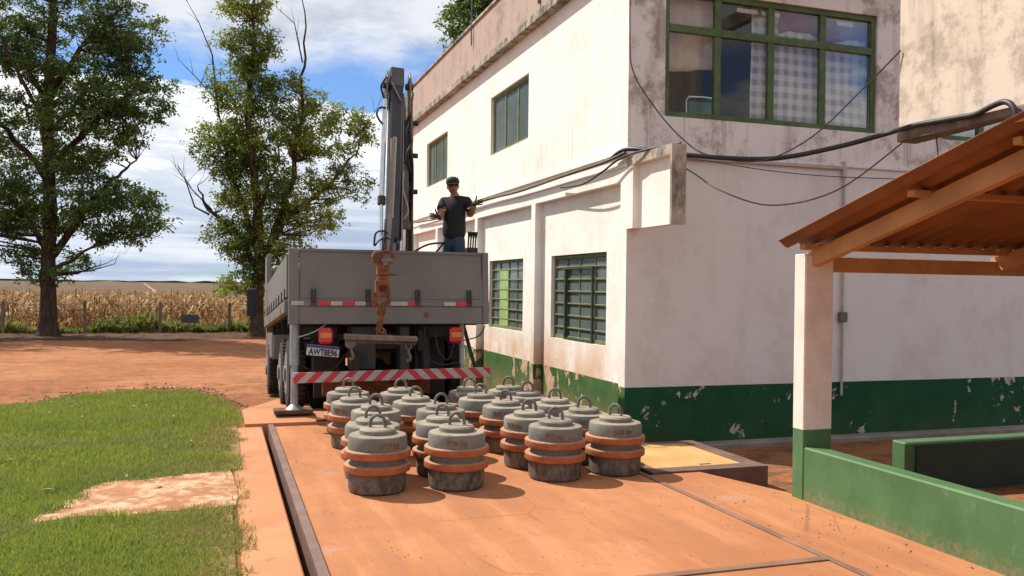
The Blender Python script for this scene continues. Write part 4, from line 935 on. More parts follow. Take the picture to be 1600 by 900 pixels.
for y in (1.45, 2.8):
    for s in (-1, 1):
        wheel(s*1.13, y, s); wheel(s*.80, y, -s)
    m = MB(); m.tube([(-.7, y, .5), (.7, y, .5)], .09, 10); m.lathe([(.1, -.2), (.2, -.1), (.2, .1), (.1, .2)], 14, (0, y, .5)); m.build('axle', 'chassis', tk, smooth=40)
for s in (-1, 1): wheel(s*1.1, 7.2, s)
# cab
m = MB(); m.prism([(6.1, .7), (8.35, .7), (8.4, 1.5), (8.15, 2.5), (6.2, 2.55)], 'x', -1.2, 1.2); cabo = m.build('cab', 'truck', tk, bevel=.05)
m = MB(); m.box(-1.212, -1.2, 6.7, 7.9, 1.6, 2.3); m.build('side_window', 'shades', cabo)
m = MB(); m.box(1.2, 1.212, 6.7, 7.9, 1.6, 2.3); m.build('side_window', 'shades', cabo)
m = MB(); m.box(-1.0, 1.0, 6.085, 6.1, 1.75, 2.3); m.build('rear_window', 'shades', cabo)
for s in (-1, 1):
    m = MB(); m.box(s*1.52-.10, s*1.52+.10, 7.95, 8.0, 1.62, 2.22); mr = m.build('mirror', 'plate_black', tk, bevel=.02)
    m = MB(); m.tube([(s*1.2, 8.05, 2.2), (s*1.5, 8.02, 2.1)], .015, 6); m.tube([(s*1.2, 8.05, 1.7), (s*1.5, 8.02, 1.75)], .015, 6); m.build('mirror_arm', 'hose', mr)
# rear fittings
m = MB(); m.prism([(-1.27, .395), (-1.27, .53), (HW, .555), (HW, .415)], 'y', -.06, .06)
m.build('bumper', 'stripe', tk, bevel=.006)
m = MB(); m.box(-.5, -.42, .0, .3, .5, .8); m.box(.42, .5, .0, .3, .5, .8); m.box(-1.1, 1.0, .07, .15, .42, .52); m.build('bumper_bracket', 'chassis', tk)
m = MB(); m.box(-.85, .62, .5, .62, .20, .40); m.build('underrun_beam', 'rust', tk, bevel=.01)
for x0, x1 in ((-.955, -.775), (.775, .955)):
    m = MB(); m.box(x0, x1, -.04, .05, .885, 1.095); tl = m.build('tail_light', 'red_lens', tk, bevel=.03)
    m = MB(); m.box(x0+.02, x1-.02, -.046, -.0405, .965, 1.03); m.build('reversing_lens', 'amber_lens', tl)
    m = MB(); m.box(x0+.04, x1-.04, .051, .2, .95, 1.05); m.build('lamp_bracket', 'chassis', tl)
PM = Matrix.Translation((-.90, -.03, .80)) @ Matrix.Rotation(R(5.5), 4, 'Y')
m = MB(); m.box(-.205, .205, 0, .012, -.068, .068); lp = m.build('licence_plate', 'plate_white', tk, PM, bevel=.004)
m = MB(); m.box(-.203, .203, -.004, -.0005, .032, .066); m.build('blue_band', 'plate_blue', lp, PM)
pt = text_mesh('AWT8E96', .105, .002, .003); bb = [v.co.x for v in pt.vertices]; wd_ = max(bb)-min(bb); cxm = (max(bb)+min(bb))/2
for v in pt.vertices: v.co = PM @ Vector(((v.co.x-cxm)*.36/wd_, -.003-v.co.z, -.056+v.co.y*1.05))
pt.materials.append(MAT['plate_black']); o = bpy.data.objects.new('plate_lettering', pt); COL.objects.link(o); o.parent = lp
for s in (-1, 1):
    x = -1.235 if s < 0 else 1.0; q = 1 if s < 0 else .6
    m = MB(); m.tube([(x, .22, .62), (x, .22, 1.20)], .062*q, 14); leg = m.build('outrigger', 'galv', tk, smooth=40)
    m = MB(); m.tube([(x, .22, .075), (x, .22, .65)], .048*q, 14); m.build('leg_tube', 'galv', leg, smooth=40)
    m = MB(); m.tube([(x, .22, .045), (x, .22, .06), (x, .22, .12)], [.13, .12, .05], 16); m.build('foot_plate', 'galv', leg, smooth=40)
    m = MB(); m.box(min(x, x-s*.55), max(x, x-s*.55), .30, .42, .98, 1.12); m.build('slide_beam', 'truck_dark', leg)
m = MB(); m.beam((1.22, .30, .52), (1.06, .34, 1.15), .05, .05); m.build('brace', 'truck_dark', tk)
def hose(name, pts, r, par, mat='hose', xf=TI, n=7):
    P = [Vector(p) for p in pts]; out = []
    for i in range(len(P)-1):
        p0, p1, p2, p3 = P[max(i-1, 0)], P[i], P[i+1], P[min(i+2, len(P)-1)]
        for k in range(6):
            s = k/6; out.append(.5*((2*p1)+(p2-p0)*s+(2*p0-5*p1+4*p2-p3)*s*s+(3*p1-p0-3*p2+p3)*s**3))
    out.append(P[-1]); mb = MB(); mb.tube(out, r, n); return mb.build(name, mat, par, xf, smooth=60)
I4 = Matrix.Identity(4)
hose('wiring', [(-1.2, .05, .98), (-1.0, .03, 1.05), (-.8, .06, 1.18)], .008, tk, 'white_reflect', I4)
hose('wiring', [(-1.15, .02, .62), (-1.0, 0, .54), (-.75, 0, .58), (-.62, .05, .74)], .008, tk, 'hose', I4)
hose('wiring', [(.45, .05, 1.1), (.47, .03, .72), (.65, .02, .60), (.9, .05, .62)], .012, tk, 'hose', I4)
hose('wiring', [(.6, .1, 1.12), (.62, .03, .8), (.75, .02, .66), (.84, .02, .88)], .012, tk, 'hose', I4)
hose('wiring', [(.98, .05, .92), (1.2, .05, .98), (1.3, .08, 1.12)], .008, tk, 'hose', I4)
# crane boom, in world coordinates
m = MB(); m.beam((2.215, 11.58, 4.47), (2.075, 10.98, 2.22), .165, .20, up=(0, -1, 0)); boom = m.build('crane_boom', 'crane', tk, TI, bevel=.02)
m = MB(); m.beam((2.215, 11.60, 4.55), (2.20, 11.53, 4.28), .185, .235, up=(0, -1, 0)); m.build('boom_head', 'crane_lite', boom, TI, bevel=.012)
m = MB(); m.beam((2.12, 11.42, 4.36), (2.235, 11.35, 4.10), .02, .03, up=(0, -1, 0)); m.beam((2.30, 11.56, 4.2), (2.178, 10.98, 2.22), .014, .205, up=(0, -1, 0)); m.build('boom_side_plate', 'crane_tan', boom, TI)
for x, mt in ((2.075, 'crane_lite'), (2.385, 'crane_tan')):
    m = MB(); m.prism([(11.70, 3.9), (11.45, 4.0), (11.42, 4.42), (11.52, 4.53), (11.60, 4.42), (11.75, 4.2)], 'x', x-.012, x+.012); m.build('knuckle_plate', mt, boom, TI, bevel=.004)
    m = MB(); m.tube([(x-.05, 11.53, 4.33), (x+.05, 11.53, 4.33)], .045, 12); m.build('pin', 'truck_dark', boom, TI, smooth=40)
m = MB(); m.tube([(2.03, 11.36, 4.10), (1.93, 10.98, 2.72)], .033, 12); m.build('cylinder_barrel', 'chrome', boom, TI, smooth=40)
m = MB(); m.tube([(1.935, 11.0, 2.78), (1.928, 10.97, 2.68)], .052, 12); m.build('cylinder_collar', 'truck_dark', boom, TI, smooth=40)
m = MB(); m.tube([(1.93, 10.98, 2.70), (1.915, 10.87, 2.10)], .021, 10); m.build('cylinder_rod', 'chrome', boom, TI, smooth=40)
m = MB(); m.tube([(2.10, 11.12, 3.55), (1.99, 10.84, 2.06)], .036, 12); m.build('extension_cylinder', 'crane_tan', boom, TI, smooth=40)
m = MB(); m.tube([(2.13, 11.18, 3.58), (2.028, 10.88, 2.06)], .028, 12); m.build('extension_cylinder', 'galv', boom, TI, smooth=40)
m = MB(); m.beam((2.04, 10.97, 2.5), (1.99, 10.86, 2.08), .12, .10, up=(0, -1, 0)); m.build('boom_extension', 'crane', boom, TI, bevel=.008)
hose('hose', [(2.04, 11.35, 4.40), (1.97, 11.33, 4.26), (2.03, 11.36, 4.08)], .014, boom)
hose('hose', [(2.03, 11.3, 3.98), (1.93, 11.25, 3.96), (1.90, 11.22, 3.86), (1.98, 11.25, 3.76), (2.03, 11.3, 3.82)], .014, boom)
hose('hose', [(1.82, 10.84, 2.14), (1.84, 10.84, 2.30), (1.94, 10.84, 2.33), (2.07, 10.9, 2.26)], .013, boom)
hose('hose', [(1.83, 10.84, 2.14), (1.88, 10.84, 2.21), (1.97, 10.83, 2.25), (2.07, 10.88, 2.19)], .011, boom)
m = MB(); m.beam((2.40, 12.0, 1.44), (2.36, 11.92, 4.25), .20, .26, up=(0, -1, 0)); mast = m.build('crane_mast', 'crane', tk, TI, bevel=.02)
m = MB(); m.beam((2.525, 11.9, 2.0), (2.465, 11.82, 4.45), .02, .17, up=(0, -1, 0)); m.build('mast_plate', 'crane_tan', mast, TI)
m = MB(); m.tube([(2.36, 11.72, 2.50), (2.34, 11.70, 3.3)], .085, 16); m.tube([(2.36, 11.72, 2.42), (2.36, 11.72, 2.52)], .105, 16); m.build('lift_cylinder', 'crane_lite', mast, TI, smooth=40)
m = MB(); m.tube([(2.36, 11.72, 1.7), (2.36, 11.72, 2.45)], .04, 12); m.build('lift_rod', 'chrome', mast, TI, smooth=40)
m = MB(); m.box(2.28, 2.46, 11.70, 11.78, 2.95, 3.07); m.box(2.30, 2.44, 11.66, 11.76, 3.30, 3.36); m.build('valve_block', 'truck_dark', mast, TI, bevel=.008)
hose('hose', [(2.34, 11.6, 3.2), (2.33, 11.58, 2.95), (2.38, 11.58, 2.78), (2.40, 11.58, 2.65), (2.35, 11.6, 2.55)], .009, mast, 'white_reflect')
hose('hose', [(2.44, 11.7, 4.0), (2.40, 11.66, 3.7), (2.46, 11.66, 3.4), (2.48, 11.7, 3.05), (2.47, 11.7, 2.7)], .02, mast)
hose('hose', [(2.40, 11.66, 3.9), (2.44, 11.62, 3.6), (2.38, 11.6, 3.42), (2.44, 11.65, 3.2)], .018, mast)
hose('hose', [(2.48, 11.75, 4.3), (2.43, 11.62, 4.1), (2.41, 11.6, 3.8)], .02, mast)
for z in (3.45, 2.95, 3.9):
    m = MB(); m.tube([(2.47, 11.80, z), (2.57, 11.80, z)], .035, 10); m.build('pin', 'truck_dark', mast, TI, smooth=40)
for k in range(4):
    m = MB(); x = 3.31+.035*k; m.tube([(x, 11.85, 1.9), (x+.01, 11.80, 2.32), (x+.012, 11.78, 2.42)], [.012, .012, .024], 7); m.build('control_lever', 'hose', mast, TI, smooth=50)
m = MB(); m.box(3.30, 3.46, 11.80, 11.95, 1.44, 2.2); m.build('valve_bank', 'truck_dark', mast, TI, bevel=.01)
hose('hose', [(2.45, 11.6, 2.08), (2.65, 11.6, 2.20), (2.85, 11.6, 2.24), (3.25, 11.75, 2.25)], .014, mast)
hose('hose', [(2.75, 11.6, 2.05), (2.86, 11.6, 2.18), (2.95, 11.65, 2.26), (3.25, 11.75, 2.28)], .014, mast)
# hook block hanging from the boom tip
YH = 10.80
m = MB(); m.box(1.868, 1.982, YH-.06, YH+.06, 1.77, 1.93); m.box(1.878, 1.972, YH-.05, YH+.05, 1.72, 1.77); hk = m.build('crane_hook', 'rust', tk, TI, bevel=.012)
m = MB(); m.prism([(1.835, 1.93), (1.815, 2.01), (1.84, 2.075), (1.895, 2.085), (1.905, 1.95), (1.88, 1.92)], 'y', YH-.05, YH+.05); m.build('lug', 'rust', hk, TI, bevel=.012)
m = MB(); m.tube([(1.868, YH-.06, 2.02), (1.868, YH+.05, 2.02)], .035, 12); m.build('pin', 'rust_dark', hk, TI, smooth=40)
m = MB(); m.tube([(1.965+.055*math.cos(a), YH-.02, 2.01+.068*math.sin(a)) for a in np.linspace(0, 2*math.pi, 19)[:-1]], .021, 8, closed=True); m.build('lug', 'rust', hk, TI, smooth=60)
m = MB(); m.tube([(1.90, YH-.05, 1.955), (2.01, YH-.05, 1.955)], .03, 10); m.tube([(1.94, YH-.075, 1.92), (1.94, YH+.05, 1.92)], .026, 10); m.build('pin', 'bar', hk, TI, smooth=40)
m = MB(); m.prism([(1.855, 1.72), (1.985, 1.72), (1.995, 1.56), (1.97, 1.50), (1.87, 1.50), (1.855, 1.56)], 'y', YH-.055, YH+.055); m.build('swivel_housing', 'rust', hk, TI, bevel=.012)
m = MB(); m.box(1.888, 1.952, YH-.06, YH-.0555, 1.575, 1.645); m.build('slot', 'chassis', hk, TI)
m = MB(); m.tube([(1.98, YH, 1.785), (2.06, YH-.02, 1.785)], .011, 8); m.build('pin', 'rust_dark', hk, TI, smooth=40)
m = MB(); m.tube([(1.85, YH, 1.56), (1.845, YH, 1.46), (1.885, YH, 1.40)], .022, 8); m.tube([(1.985, YH, 1.56), (1.99, YH, 1.46), (1.955, YH, 1.40)], .022, 8); m.build('fork', 'rust', hk, TI, smooth=40)
m = MB(); m.lathe([(.025, -.10), (.042, -.06), (.05, 0), (.042, .05), (.03, .075)], 14, (1.915, YH, 1.36)); m.build('swivel', 'rust', hk, TI, smooth=40)
m = MB(); hp = [(1.912, YH, 1.29), (1.91, YH, 1.22), (1.90, YH, 1.14), (1.885, YH, 1.085), (1.905, YH, 1.045), (1.94, YH, 1.055), (1.955, YH, 1.09)]
m.tube(hp, [.028, .03, .03, .03, .03, .024, .012], 9); m.build('hook_shank', 'rust', hk, TI, smooth=50)
for o in [hk]+list(hk.children):
    for v in o.data.vertices:
        p = TM @ v.co; p.x = 1.925+(p.x-1.925)*1.3; v.co = TI @ p
# lifting beam hung on the hook
lb = empty('lifting_beam', (1.91, YH, 1.02)); tag(lb, 'worn steel lifting bar with end shackles hanging from the crane hook', 'lifting beam')
LI = Matrix.Translation((-1.91, -YH, -1.02))
m = MB(); m.beam((1.455, YH, 1.005), (2.375, YH, .965), .10, .075); m.beam((1.465, YH, .95), (2.37, YH, .91), .04, .03); m.build('bar', 'bar', lb, LI, bevel=.02)
m = MB(); m.tube([(1.915+.055*math.cos(a), YH-.0, 1.05+.06*math.sin(a)) for a in np.linspace(0, 2*math.pi, 17)[:-1]], .011, 8, closed=True); m.build('ring', 'bar', lb, LI, smooth=60)
for x, z in ((1.545, .955), (2.265, .925)):
    m = MB(); m.tube([(x-.03, YH, z), (x-.035, YH, z-.06), (x, YH, z-.10), (x+.035, YH, z-.06), (x+.03, YH, z)], .012, 8); shk = m.build('shackle', 'bar', lb, LI, smooth=60)
    m = MB(); m.tube([(x, YH, z-.08), (x+.005, YH-.005, z-.13), (x+.025, YH-.01, z-.18), (x+.02, YH-.01, z-.225), (x-.01, YH-.005, z-.235), (x-.025, YH, z-.205)], [.014, .016, .02, .022, .02, .01], 8); m.build('hook', 'bar', shk, LI, smooth=60)
m = MB(); m.prism([(1.47, .99), (1.62, .985), (1.60, .90), (1.52, .86), (1.47, .88)], 'y', YH-.012, YH+.012); m.build('end_plate', 'bar', lb, LI)
m = MB(); m.box(-.24, .24, -.14, .14, 0, .05)
tag(m.build('timber_pad', 'plank', None, bevel=.006, loc=(.90, 11.42, -.005)), 'dark wooden plank under the left outrigger foot', 'plank')
m = MB(); m.box(-.24, .24, -.14, .14, 0, .05)
tag(m.build('timber_pad', 'plank', None, bevel=.006, loc=(3.15, 11.42, -.005)), 'dark wooden plank under the right outrigger foot near the building', 'plank')
m = MB(); m.box(-.1, .1, -.03, .03, 0, .03)
tag(m.build('wood_scrap', 'plank', None, bevel=.004, loc=(1.18, 10.36, .036)), 'small dark scrap of wood at the ramp edge left of the weights', 'wood scrap')

# ------------------------------------------------------------------ person on the truck bed
PB = Vector((3.06, 11.62, 1.42-.035+.02))
pe = empty('person', PB); tag(pe, 'person in black polo shirt, cap and gloves standing on truck bed with arms out', 'person')
def skin_obj(name, nodes, edges, mat, parent, root=0, sub=2):
    me = bpy.data.meshes.new(name); me.from_pydata([n[0] for n in nodes], edges, [])
    o = bpy.data.objects.new(name, me); COL.objects.link(o); o.parent = parent; me.materials.append(MAT[mat])
    sk = o.modifiers.new('skin', 'SKIN'); sk.use_smooth_shade = True; sk.branch_smoothing = .6
    lay = me.skin_vertices[0].data if len(me.skin_vertices) else None
    if lay is None:
        bm = bmesh.new(); bm.from_mesh(me); bm.verts.layers.skin.verify(); bm.to_mesh(me); bm.free(); lay = me.skin_vertices[0].data
    for i, n in enumerate(nodes):
        r = n[1] if isinstance(n[1], tuple) else (n[1], n[1]); lay[i].radius = r; lay[i].use_root = (i == root)
    sb_ = o.modifiers.new('sub', 'SUBSURF'); sb_.levels = sub; sb_.render_levels = sub; return o
# joints: x to the picture's right, -y towards the camera, z up from the feet
PYAW = R(-42)
def unturn(p): return tuple(Matrix.Rotation(-PYAW, 3, 'Z') @ Vector(p))
Sr, Sl = (-.185, .02, 1.44), (.185, .02, 1.44)
El, Wr = unturn((-.21, -.06, 1.20)), unturn((-.27, -.24, 1.17))          # arm on the picture's left
El2, Wl = unturn((.22, -.05, 1.22)), unturn((.20, -.30, 1.35))           # arm on the picture's right
pe.rotation_euler = (0, 0, PYAW)
body = [((0, 0, .95), (.15, .11)), ((0, 0, 1.10), (.145, .105)), ((0, 0.01, 1.28), (.14, .09)), ((0, .02, 1.40), (.10, .065)), ((0, .01, 1.50), .062), ((-.005, -.015, 1.57), .062),
        (Sr, .062), (El, .054), (Wr, .042), (Sl, .062), (El2, .054), (Wl, .042),
        ((-.09, 0, .86), .088), ((-.10, -.02, .48), .062), ((-.10, .02, .08), .046), ((-.11, -.10, .04), .04),
        ((.09, 0, .86), .088), ((.11, -.01, .48), .062), ((.12, .03, .08), .046), ((.13, -.09, .04), .04)]
bed = [(0, 1), (1, 2), (2, 3), (3, 4), (4, 5), (3, 6), (6, 7), (7, 8), (3, 9), (9, 10), (10, 11), (0, 12), (12, 13), (13, 14), (14, 15), (0, 16), (16, 17), (17, 18), (18, 19)]
bo = skin_obj('body', body, bed, 'skin', pe)
grow = .014
shirt = [((0, 0, .83), (.19, .145)), ((0, 0, 1.08), (.182, .138)), ((0, 0, 1.28), (.198, .14)), ((0, .01, 1.41), (.165, .115)), ((0, 0, 1.50), .074), (Sr, .088), (tuple((Vector(Sr)*.25+Vector(El)*.75)), .078), (Sl, .088), (tuple((Vector(Sl)*.25+Vector(El2)*.75)), .078)]
skin_obj('shirt', shirt, [(0, 1), (1, 2), (2, 3), (3, 4), (3, 5), (5, 6), (3, 7), (7, 8)], 'shirt', pe)
jeans = [((0, 0, 1.10), (.162, .122)), ((0, 0, .90), (.16, .12)), ((-.09, 0, .80), .098), ((-.10, -.02, .48), .075), ((-.10, .02, .10), .066), ((.09, 0, .80), .098), ((.11, -.01, .48), .075), ((.12, .03, .10), .066)]
skin_obj('jeans', jeans, [(0, 1), (1, 2), (2, 3), (3, 4), (1, 5), (5, 6), (6, 7)], 'jeans', pe)
for x in (-.11, .125):
    m = MB(); m.box(x-.05, x+.05, -.19, .09, 0, .05); m.box(x-.048, x+.048, -.05, .09, .05, .12); m.build('boot', 'boot', pe, bevel=.018)
# head: shaped sphere with nose, ears and jaw
hd = bmesh.new(); bmesh.ops.create_uvsphere(hd, u_segments=28, v_segments=20, radius=1)
for v in hd.verts:
    x, y, z = v.co; s = 1-.24*max(0, -z)**1.4; fx = x*.076*s; fy = y*.098*(1-.10*max(0, -z)); fz = z*.118
    if y < 0:
        nz = math.exp(-((fx/.014)**2+((fz+.012)/.03)**2)); fy -= .024*nz
        fy += .012*math.exp(-(((abs(fx)-.03)/.018)**2+((fz-.014)/.016)**2))
        fy -= .007*math.exp(-((fx/.028)**2+((fz+.058)/.012)**2)); fy -= .010*math.exp(-((fx/.03)**2+((fz+.1)/.02)**2))
        if z < -.5: fy -= .012*(-z-.5)
    v.co = (fx, fy, fz)
for s in (-1, 1):
    e = bmesh.ops.create_uvsphere(hd, u_segments=10, v_segments=8, radius=1)
    for v in e['verts']: v.co = (s*.077+v.co.x*.010, .012+v.co.y*.018, -.002+v.co.z*.030)
hm = bpy.data.meshes.new('head'); hd.to_mesh(hm); hd.free(); hm.materials.append(MAT['skin']); hm.shade_smooth()
HD = (-.012, -.03, 1.625); HR = (R(4), R(-4), R(32))
head = bpy.data.objects.new('head', hm); COL.objects.link(head); head.parent = pe; head.location = HD; head.rotation_euler = HR
m = MB(); m.lathe([(.088, .035), (.094, .05), (.092, .085), (.075, .115), (.04, .132), (.004, .137)], 24)
m.v = [(x, y*1.12+.006, z) for x, y, z in m.v]
cp_ = m.build('cap', 'cap', head, smooth=50)
m = MB(); n_ = 14; top = []
for i in range(n_+1):
    a = math.pi+math.pi*i/n_; top.append((.086*math.cos(a), -.055+.125*math.sin(a) if 0 < i < n_ else -.055, .048-.018*abs(math.sin(a))))
m._add(top+[(x, y, z-.006) for x, y, z in top], [tuple(range(n_+1)), tuple(reversed(range(n_+1, 2*n_+2)))]+[(i, i+1, i+n_+2, i+n_+1) for i in range(n_)])
m.build('visor', 'cap', cp_, smooth=40)
m = MB(); m.box(-.066, -.006, -.108, -.088, -.006, .032); m.box(.006, .066, -.108, -.088, -.006, .032); m.box(-.01, .01, -.106, -.094, .012, .024); m.box(-.08, -.066, -.1, .01, .012, .024); m.box(.066, .08, -.1, .01, .012, .024)
m.build('sunglasses', 'shades', head, bevel=.006)
m = MB(); m.tube([(-.026, -.094, -.056), (-.01, -.104, -.061), (.01, -.104, -.061), (.026, -.094, -.056)], [.002, .005, .005, .002], 6); m.build('mouth', 'logo_red', head, smooth=60)
m = MB(); m.lathe([(.080, -.035), (.083, .0), (.084, .036)], 20)
m.v = [(x, abs(y)*1.1+.012, z) for x, y, z in m.v]; m.build('hair', 'hair', head, smooth=50)
# gloved hands with five fingers, thumb up
def hand(name, wrist, fwd, up, side):
    f = Vector(fwd).normalized(); u = Vector(up); u = (u-f*u.dot(f)).normalized(); s = f.cross(u)*side; W_ = Vector(wrist)
    def P(a, b, c): return tuple(W_+f*a+u*b+s*c)
    nodes = [(P(-.03, 0, 0), .036), (P(.02, 0, 0), (.036, .022)), (P(.075, .0, 0), (.042, .02))]; edges = [(0, 1), (1, 2)]
    for k, (off, ln) in enumerate(((.030, .075), (.010, .085), (-.011, .078), (-.031, .060))):
        b0 = len(nodes); nodes += [(P(.09, off, .0), .0105), (P(.09+ln*.5, off*1.1, .012), .0095), (P(.09+ln*.8, off*1.15, .035), .0085)]; edges += [(2, b0), (b0, b0+1), (b0+1, b0+2)]
    b0 = len(nodes); nodes += [(P(.035, .045, .004), .014), (P(.058, .085, .008), .0115), (P(.066, .118, .010), .0095)]; edges += [(1, b0), (b0, b0+1), (b0+1, b0+2)]
    return skin_obj(name, nodes, edges, 'glove', pe, sub=1)
hand('glove', Wr, unturn((-.8, -.45, .12)), unturn((-.3, .1, 1)), 1)
hand('glove', Wl, unturn((.3, -.75, .25)), unturn((-.05, .2, 1)), -1)
m = MB(); m.box(-.10, -.06, -.152, -.136, 1.30, 1.335); m.build('chest_logo', 'logo_red', pe)
m = MB(); m.box(-.105, -.055, -.1515, -.136, 1.286, 1.297); m.build('chest_text', 'white_small', pe)
m = MB(); m.beam((.215, -.02, 1.31), (.29, -.055, 1.325), .02, .02); m.build('sleeve_stripe', 'white_small', pe)

rescale(tops()-BEFORE, .946)

# ------------------------------------------------------------------ trees
CR = Vector((.948, -.319, 0)); CDp = Vector((.319, .948, 0))
def tree(name, label, base, leaders, blobs, dead, leafmat_, seed, leaf=.135, per=125, thin=1.25):
    """leaders: polylines (right, depth, height, radius); blobs: (right, depth, height, rr, rd, rh, clumps) in metres about the base"""
    r = random.Random(seed); g_ = np.random.default_rng(seed); root = empty(name, base); tag(root, label, 'tree', 'tall trees standing around the yard')
    def W(a, b, c): return CR*a+CDp*b+Vector((0, 0, c))
    tk_ = MB(); nodes = []
    for li, L in enumerate(leaders):
        pts = []; rad = []
        for i in range(len(L)-1):
            for k in range(5):
                s = k/5; q = [L[i][j]+(L[i+1][j]-L[i][j])*s for j in range(4)]
                wob = .05 if li else (.008 if i < 3 else .03)
                pts.append(W(q[0]+r.gauss(0, wob), q[1]+r.gauss(0, wob), q[2])); rad.append(q[3])
        pts.append(W(*L[-1][:3])); rad.append(L[-1][3]); tk_.tube(pts, rad, 12 if li == 0 else 8)
        nodes += [(p, q) for p, q in zip(pts, rad)]
    tk_.build('trunk', 'bark', root, smooth=60)
    br = MB(); cents = []
    for (a, b, c, ra, rb, rc, n) in blobs:
        for _ in range(int(n*thin)):
            while True:
                v = Vector((r.uniform(-1, 1), r.uniform(-1, 1), r.uniform(-1, 1)))
                if .25 < v.length < 1: break
            v = v.normalized()*(v.length**.55); cents.append((W(a+v.x*ra, b+v.y*rb*.75, c+v.z*rc), r.uniform(.7, 1.3)))
    cnp = np.array([tuple(p) for p, _ in nodes])
    for cc, sc in cents:
        # attach to a leader point below and near
        d = np.linalg.norm(cnp-np.array(cc), axis=1) + np.maximum(0, cnp[:, 2]-cc.z+.4)*3; k = int(np.argmin(d)); p0, r0 = nodes[k]
        mid = p0.lerp(cc, .5)+Vector((r.gauss(0, .12), r.gauss(0, .12), -.08+r.gauss(0, .1)))
        rr = min(r0*.5, .012+.012*(cc-p0).length); br.tube([p0, mid, cc], [rr, rr*.65, .006], 5, cap=False)
    for L in dead:
        pts = [W(*p[:3]) for p in L]; br.tube(pts, [p[3] for p in L], 6)
        for i in range(1, len(pts)):
            for _ in range(3):
                s = r.random(); p0 = pts[i-1].lerp(pts[i], s); d = (pts[i]-pts[i-1]).normalized()
                e = p0+(d*.5+Vector((r.gauss(0, .5), r.gauss(0, .5), r.uniform(.1, .8)))).normalized()*r.uniform(.3, .9)
                br.tube([p0, p0.lerp(e, .5)+Vector((0, 0, .04)), e], [.012, .008, .003], 4)
    br.build('branches', 'bark', root, smooth=60)
    C_ = np.array([tuple(c) for c, _ in cents]); S_ = np.array([s for _, s in cents]); n = len(C_)*per
    ci = np.repeat(np.arange(len(C_)), per)
    # leaves in sprays: each clump has a few twigs, leaves lie along them
    tw = g_.normal(0, 1, (len(C_), 5, 3)); tw /= np.linalg.norm(tw, axis=2, keepdims=True); tw[:, :, 2] = tw[:, :, 2]*.5-.12
    ti = g_.integers(0, 5, n); u = g_.random(n)**.7
    P_ = C_[ci]+tw[ci, ti]*(u*.62*S_[ci])[:, None]+g_.normal(0, .075, (n, 3))
    dr = tw[ci, ti]+g_.normal(0, .7, (n, 3)); dr[:, 2] -= .35; dr /= np.linalg.norm(dr, axis=1, keepdims=True)
    nr = g_.normal(0, 1, (n, 3)); nr[:, 2] += .8; sd = np.cross(dr, nr); sd /= np.linalg.norm(sd, axis=1, keepdims=True)+1e-9
    L_ = leaf*g_.uniform(.6, 1.25, n)[:, None]; Wd = L_*.28
    V_ = np.stack([P_, P_+dr*L_*.45+sd*Wd, P_+dr*L_, P_+dr*L_*.45-sd*Wd], 1).reshape(-1, 3)
    F__ = np.arange(len(V_)).reshape(-1, 4)
    o = npmesh('crown', V_, F__, leafmat_, 4); o.parent = root
    return root
T1 = (-6.36, 37.7, -.54)
tree('broadleaf_tree', 'tall dark green tree with straight trunk at the left edge', T1,
     [[(0, 0, -.1, .54), (0, 0, .25, .40), (0, 0, .8, .32), (0, 0, 2.2, .275), (.02, 0, 5, .25), (-.1, 0, 9, .22), (.05, 0, 13, .14), (0, 0, 16.5, .05)],
      [(0, 0, 3.0, .16), (1.1, .2, 4.6, .12), (2.2, .4, 6.2, .07), (3.2, .4, 7.0, .03)], [(0, 0, 2.6, .10), (1.0, -.2, 3.0, .07), (2.3, -.3, 3.9, .03)], [(0, 0, 2.4, .07), (1.0, .2, 2.5, .04), (2.2, .3, 2.95, .012)],
      [(0, 0, 3.4, .14), (-1.2, .3, 4.8, .1), (-2.8, .4, 6.6, .04)], [(0, 0, 6.5, .15), (1.4, .3, 8.3, .1), (3.2, .2, 9.8, .04)], [(0, 0, 6, .14), (-1.5, -.3, 8, .09), (-3.2, -.4, 9.5, .03)],
      [(0, 0, 9.5, .12), (1.5, -.4, 11.5, .08), (3.2, -.6, 12.8, .03)], [(0, 0, 9, .12), (-1.5, .6, 11, .08), (-3, .8, 12.4, .03)], [(0, 0, 8, .1), (.4, 1.6, 9.8, .06), (.4, 2.8, 11, .03)], [(0, 0, 8, .1), (-.3, -1.6, 9.8, .06), (-.4, -2.6, 11, .03)]],
     [(0, 0, 3.0, 1.7, 1.6, .8, 22), (2.6, 0, 4.9, 1.8, 1.7, 1.2, 66), (.4, 0, 5.6, 2.2, 2.2, 1.5, 80), (-2.6, 0, 5.0, 1.9, 1.8, 1.4, 50), (1.4, 0, 8.2, 2.3, 2.2, 1.5, 85), (2.9, 0, 9.6, 1.7, 1.8, 1.1, 50),
      (-2.2, 0, 8.4, 2.2, 2.0, 1.6, 60), (.5, 0, 11.3, 2.6, 2.3, 1.6, 95), (2.9, 0, 12.0, 1.6, 1.6, 1.1, 36), (-2.4, 0, 11.8, 2.0, 2.0, 1.5, 55), (0, 0, 14.6, 2.8, 2.5, 1.8, 70)],
     [[(.3, 0, 2.5, .05), (1.6, 0, 2.6, .03), (2.6, 0, 2.9, .012)]], 'leaf1', 3, thin=1.1)
T2 = (1.42, 37.0, -.54)
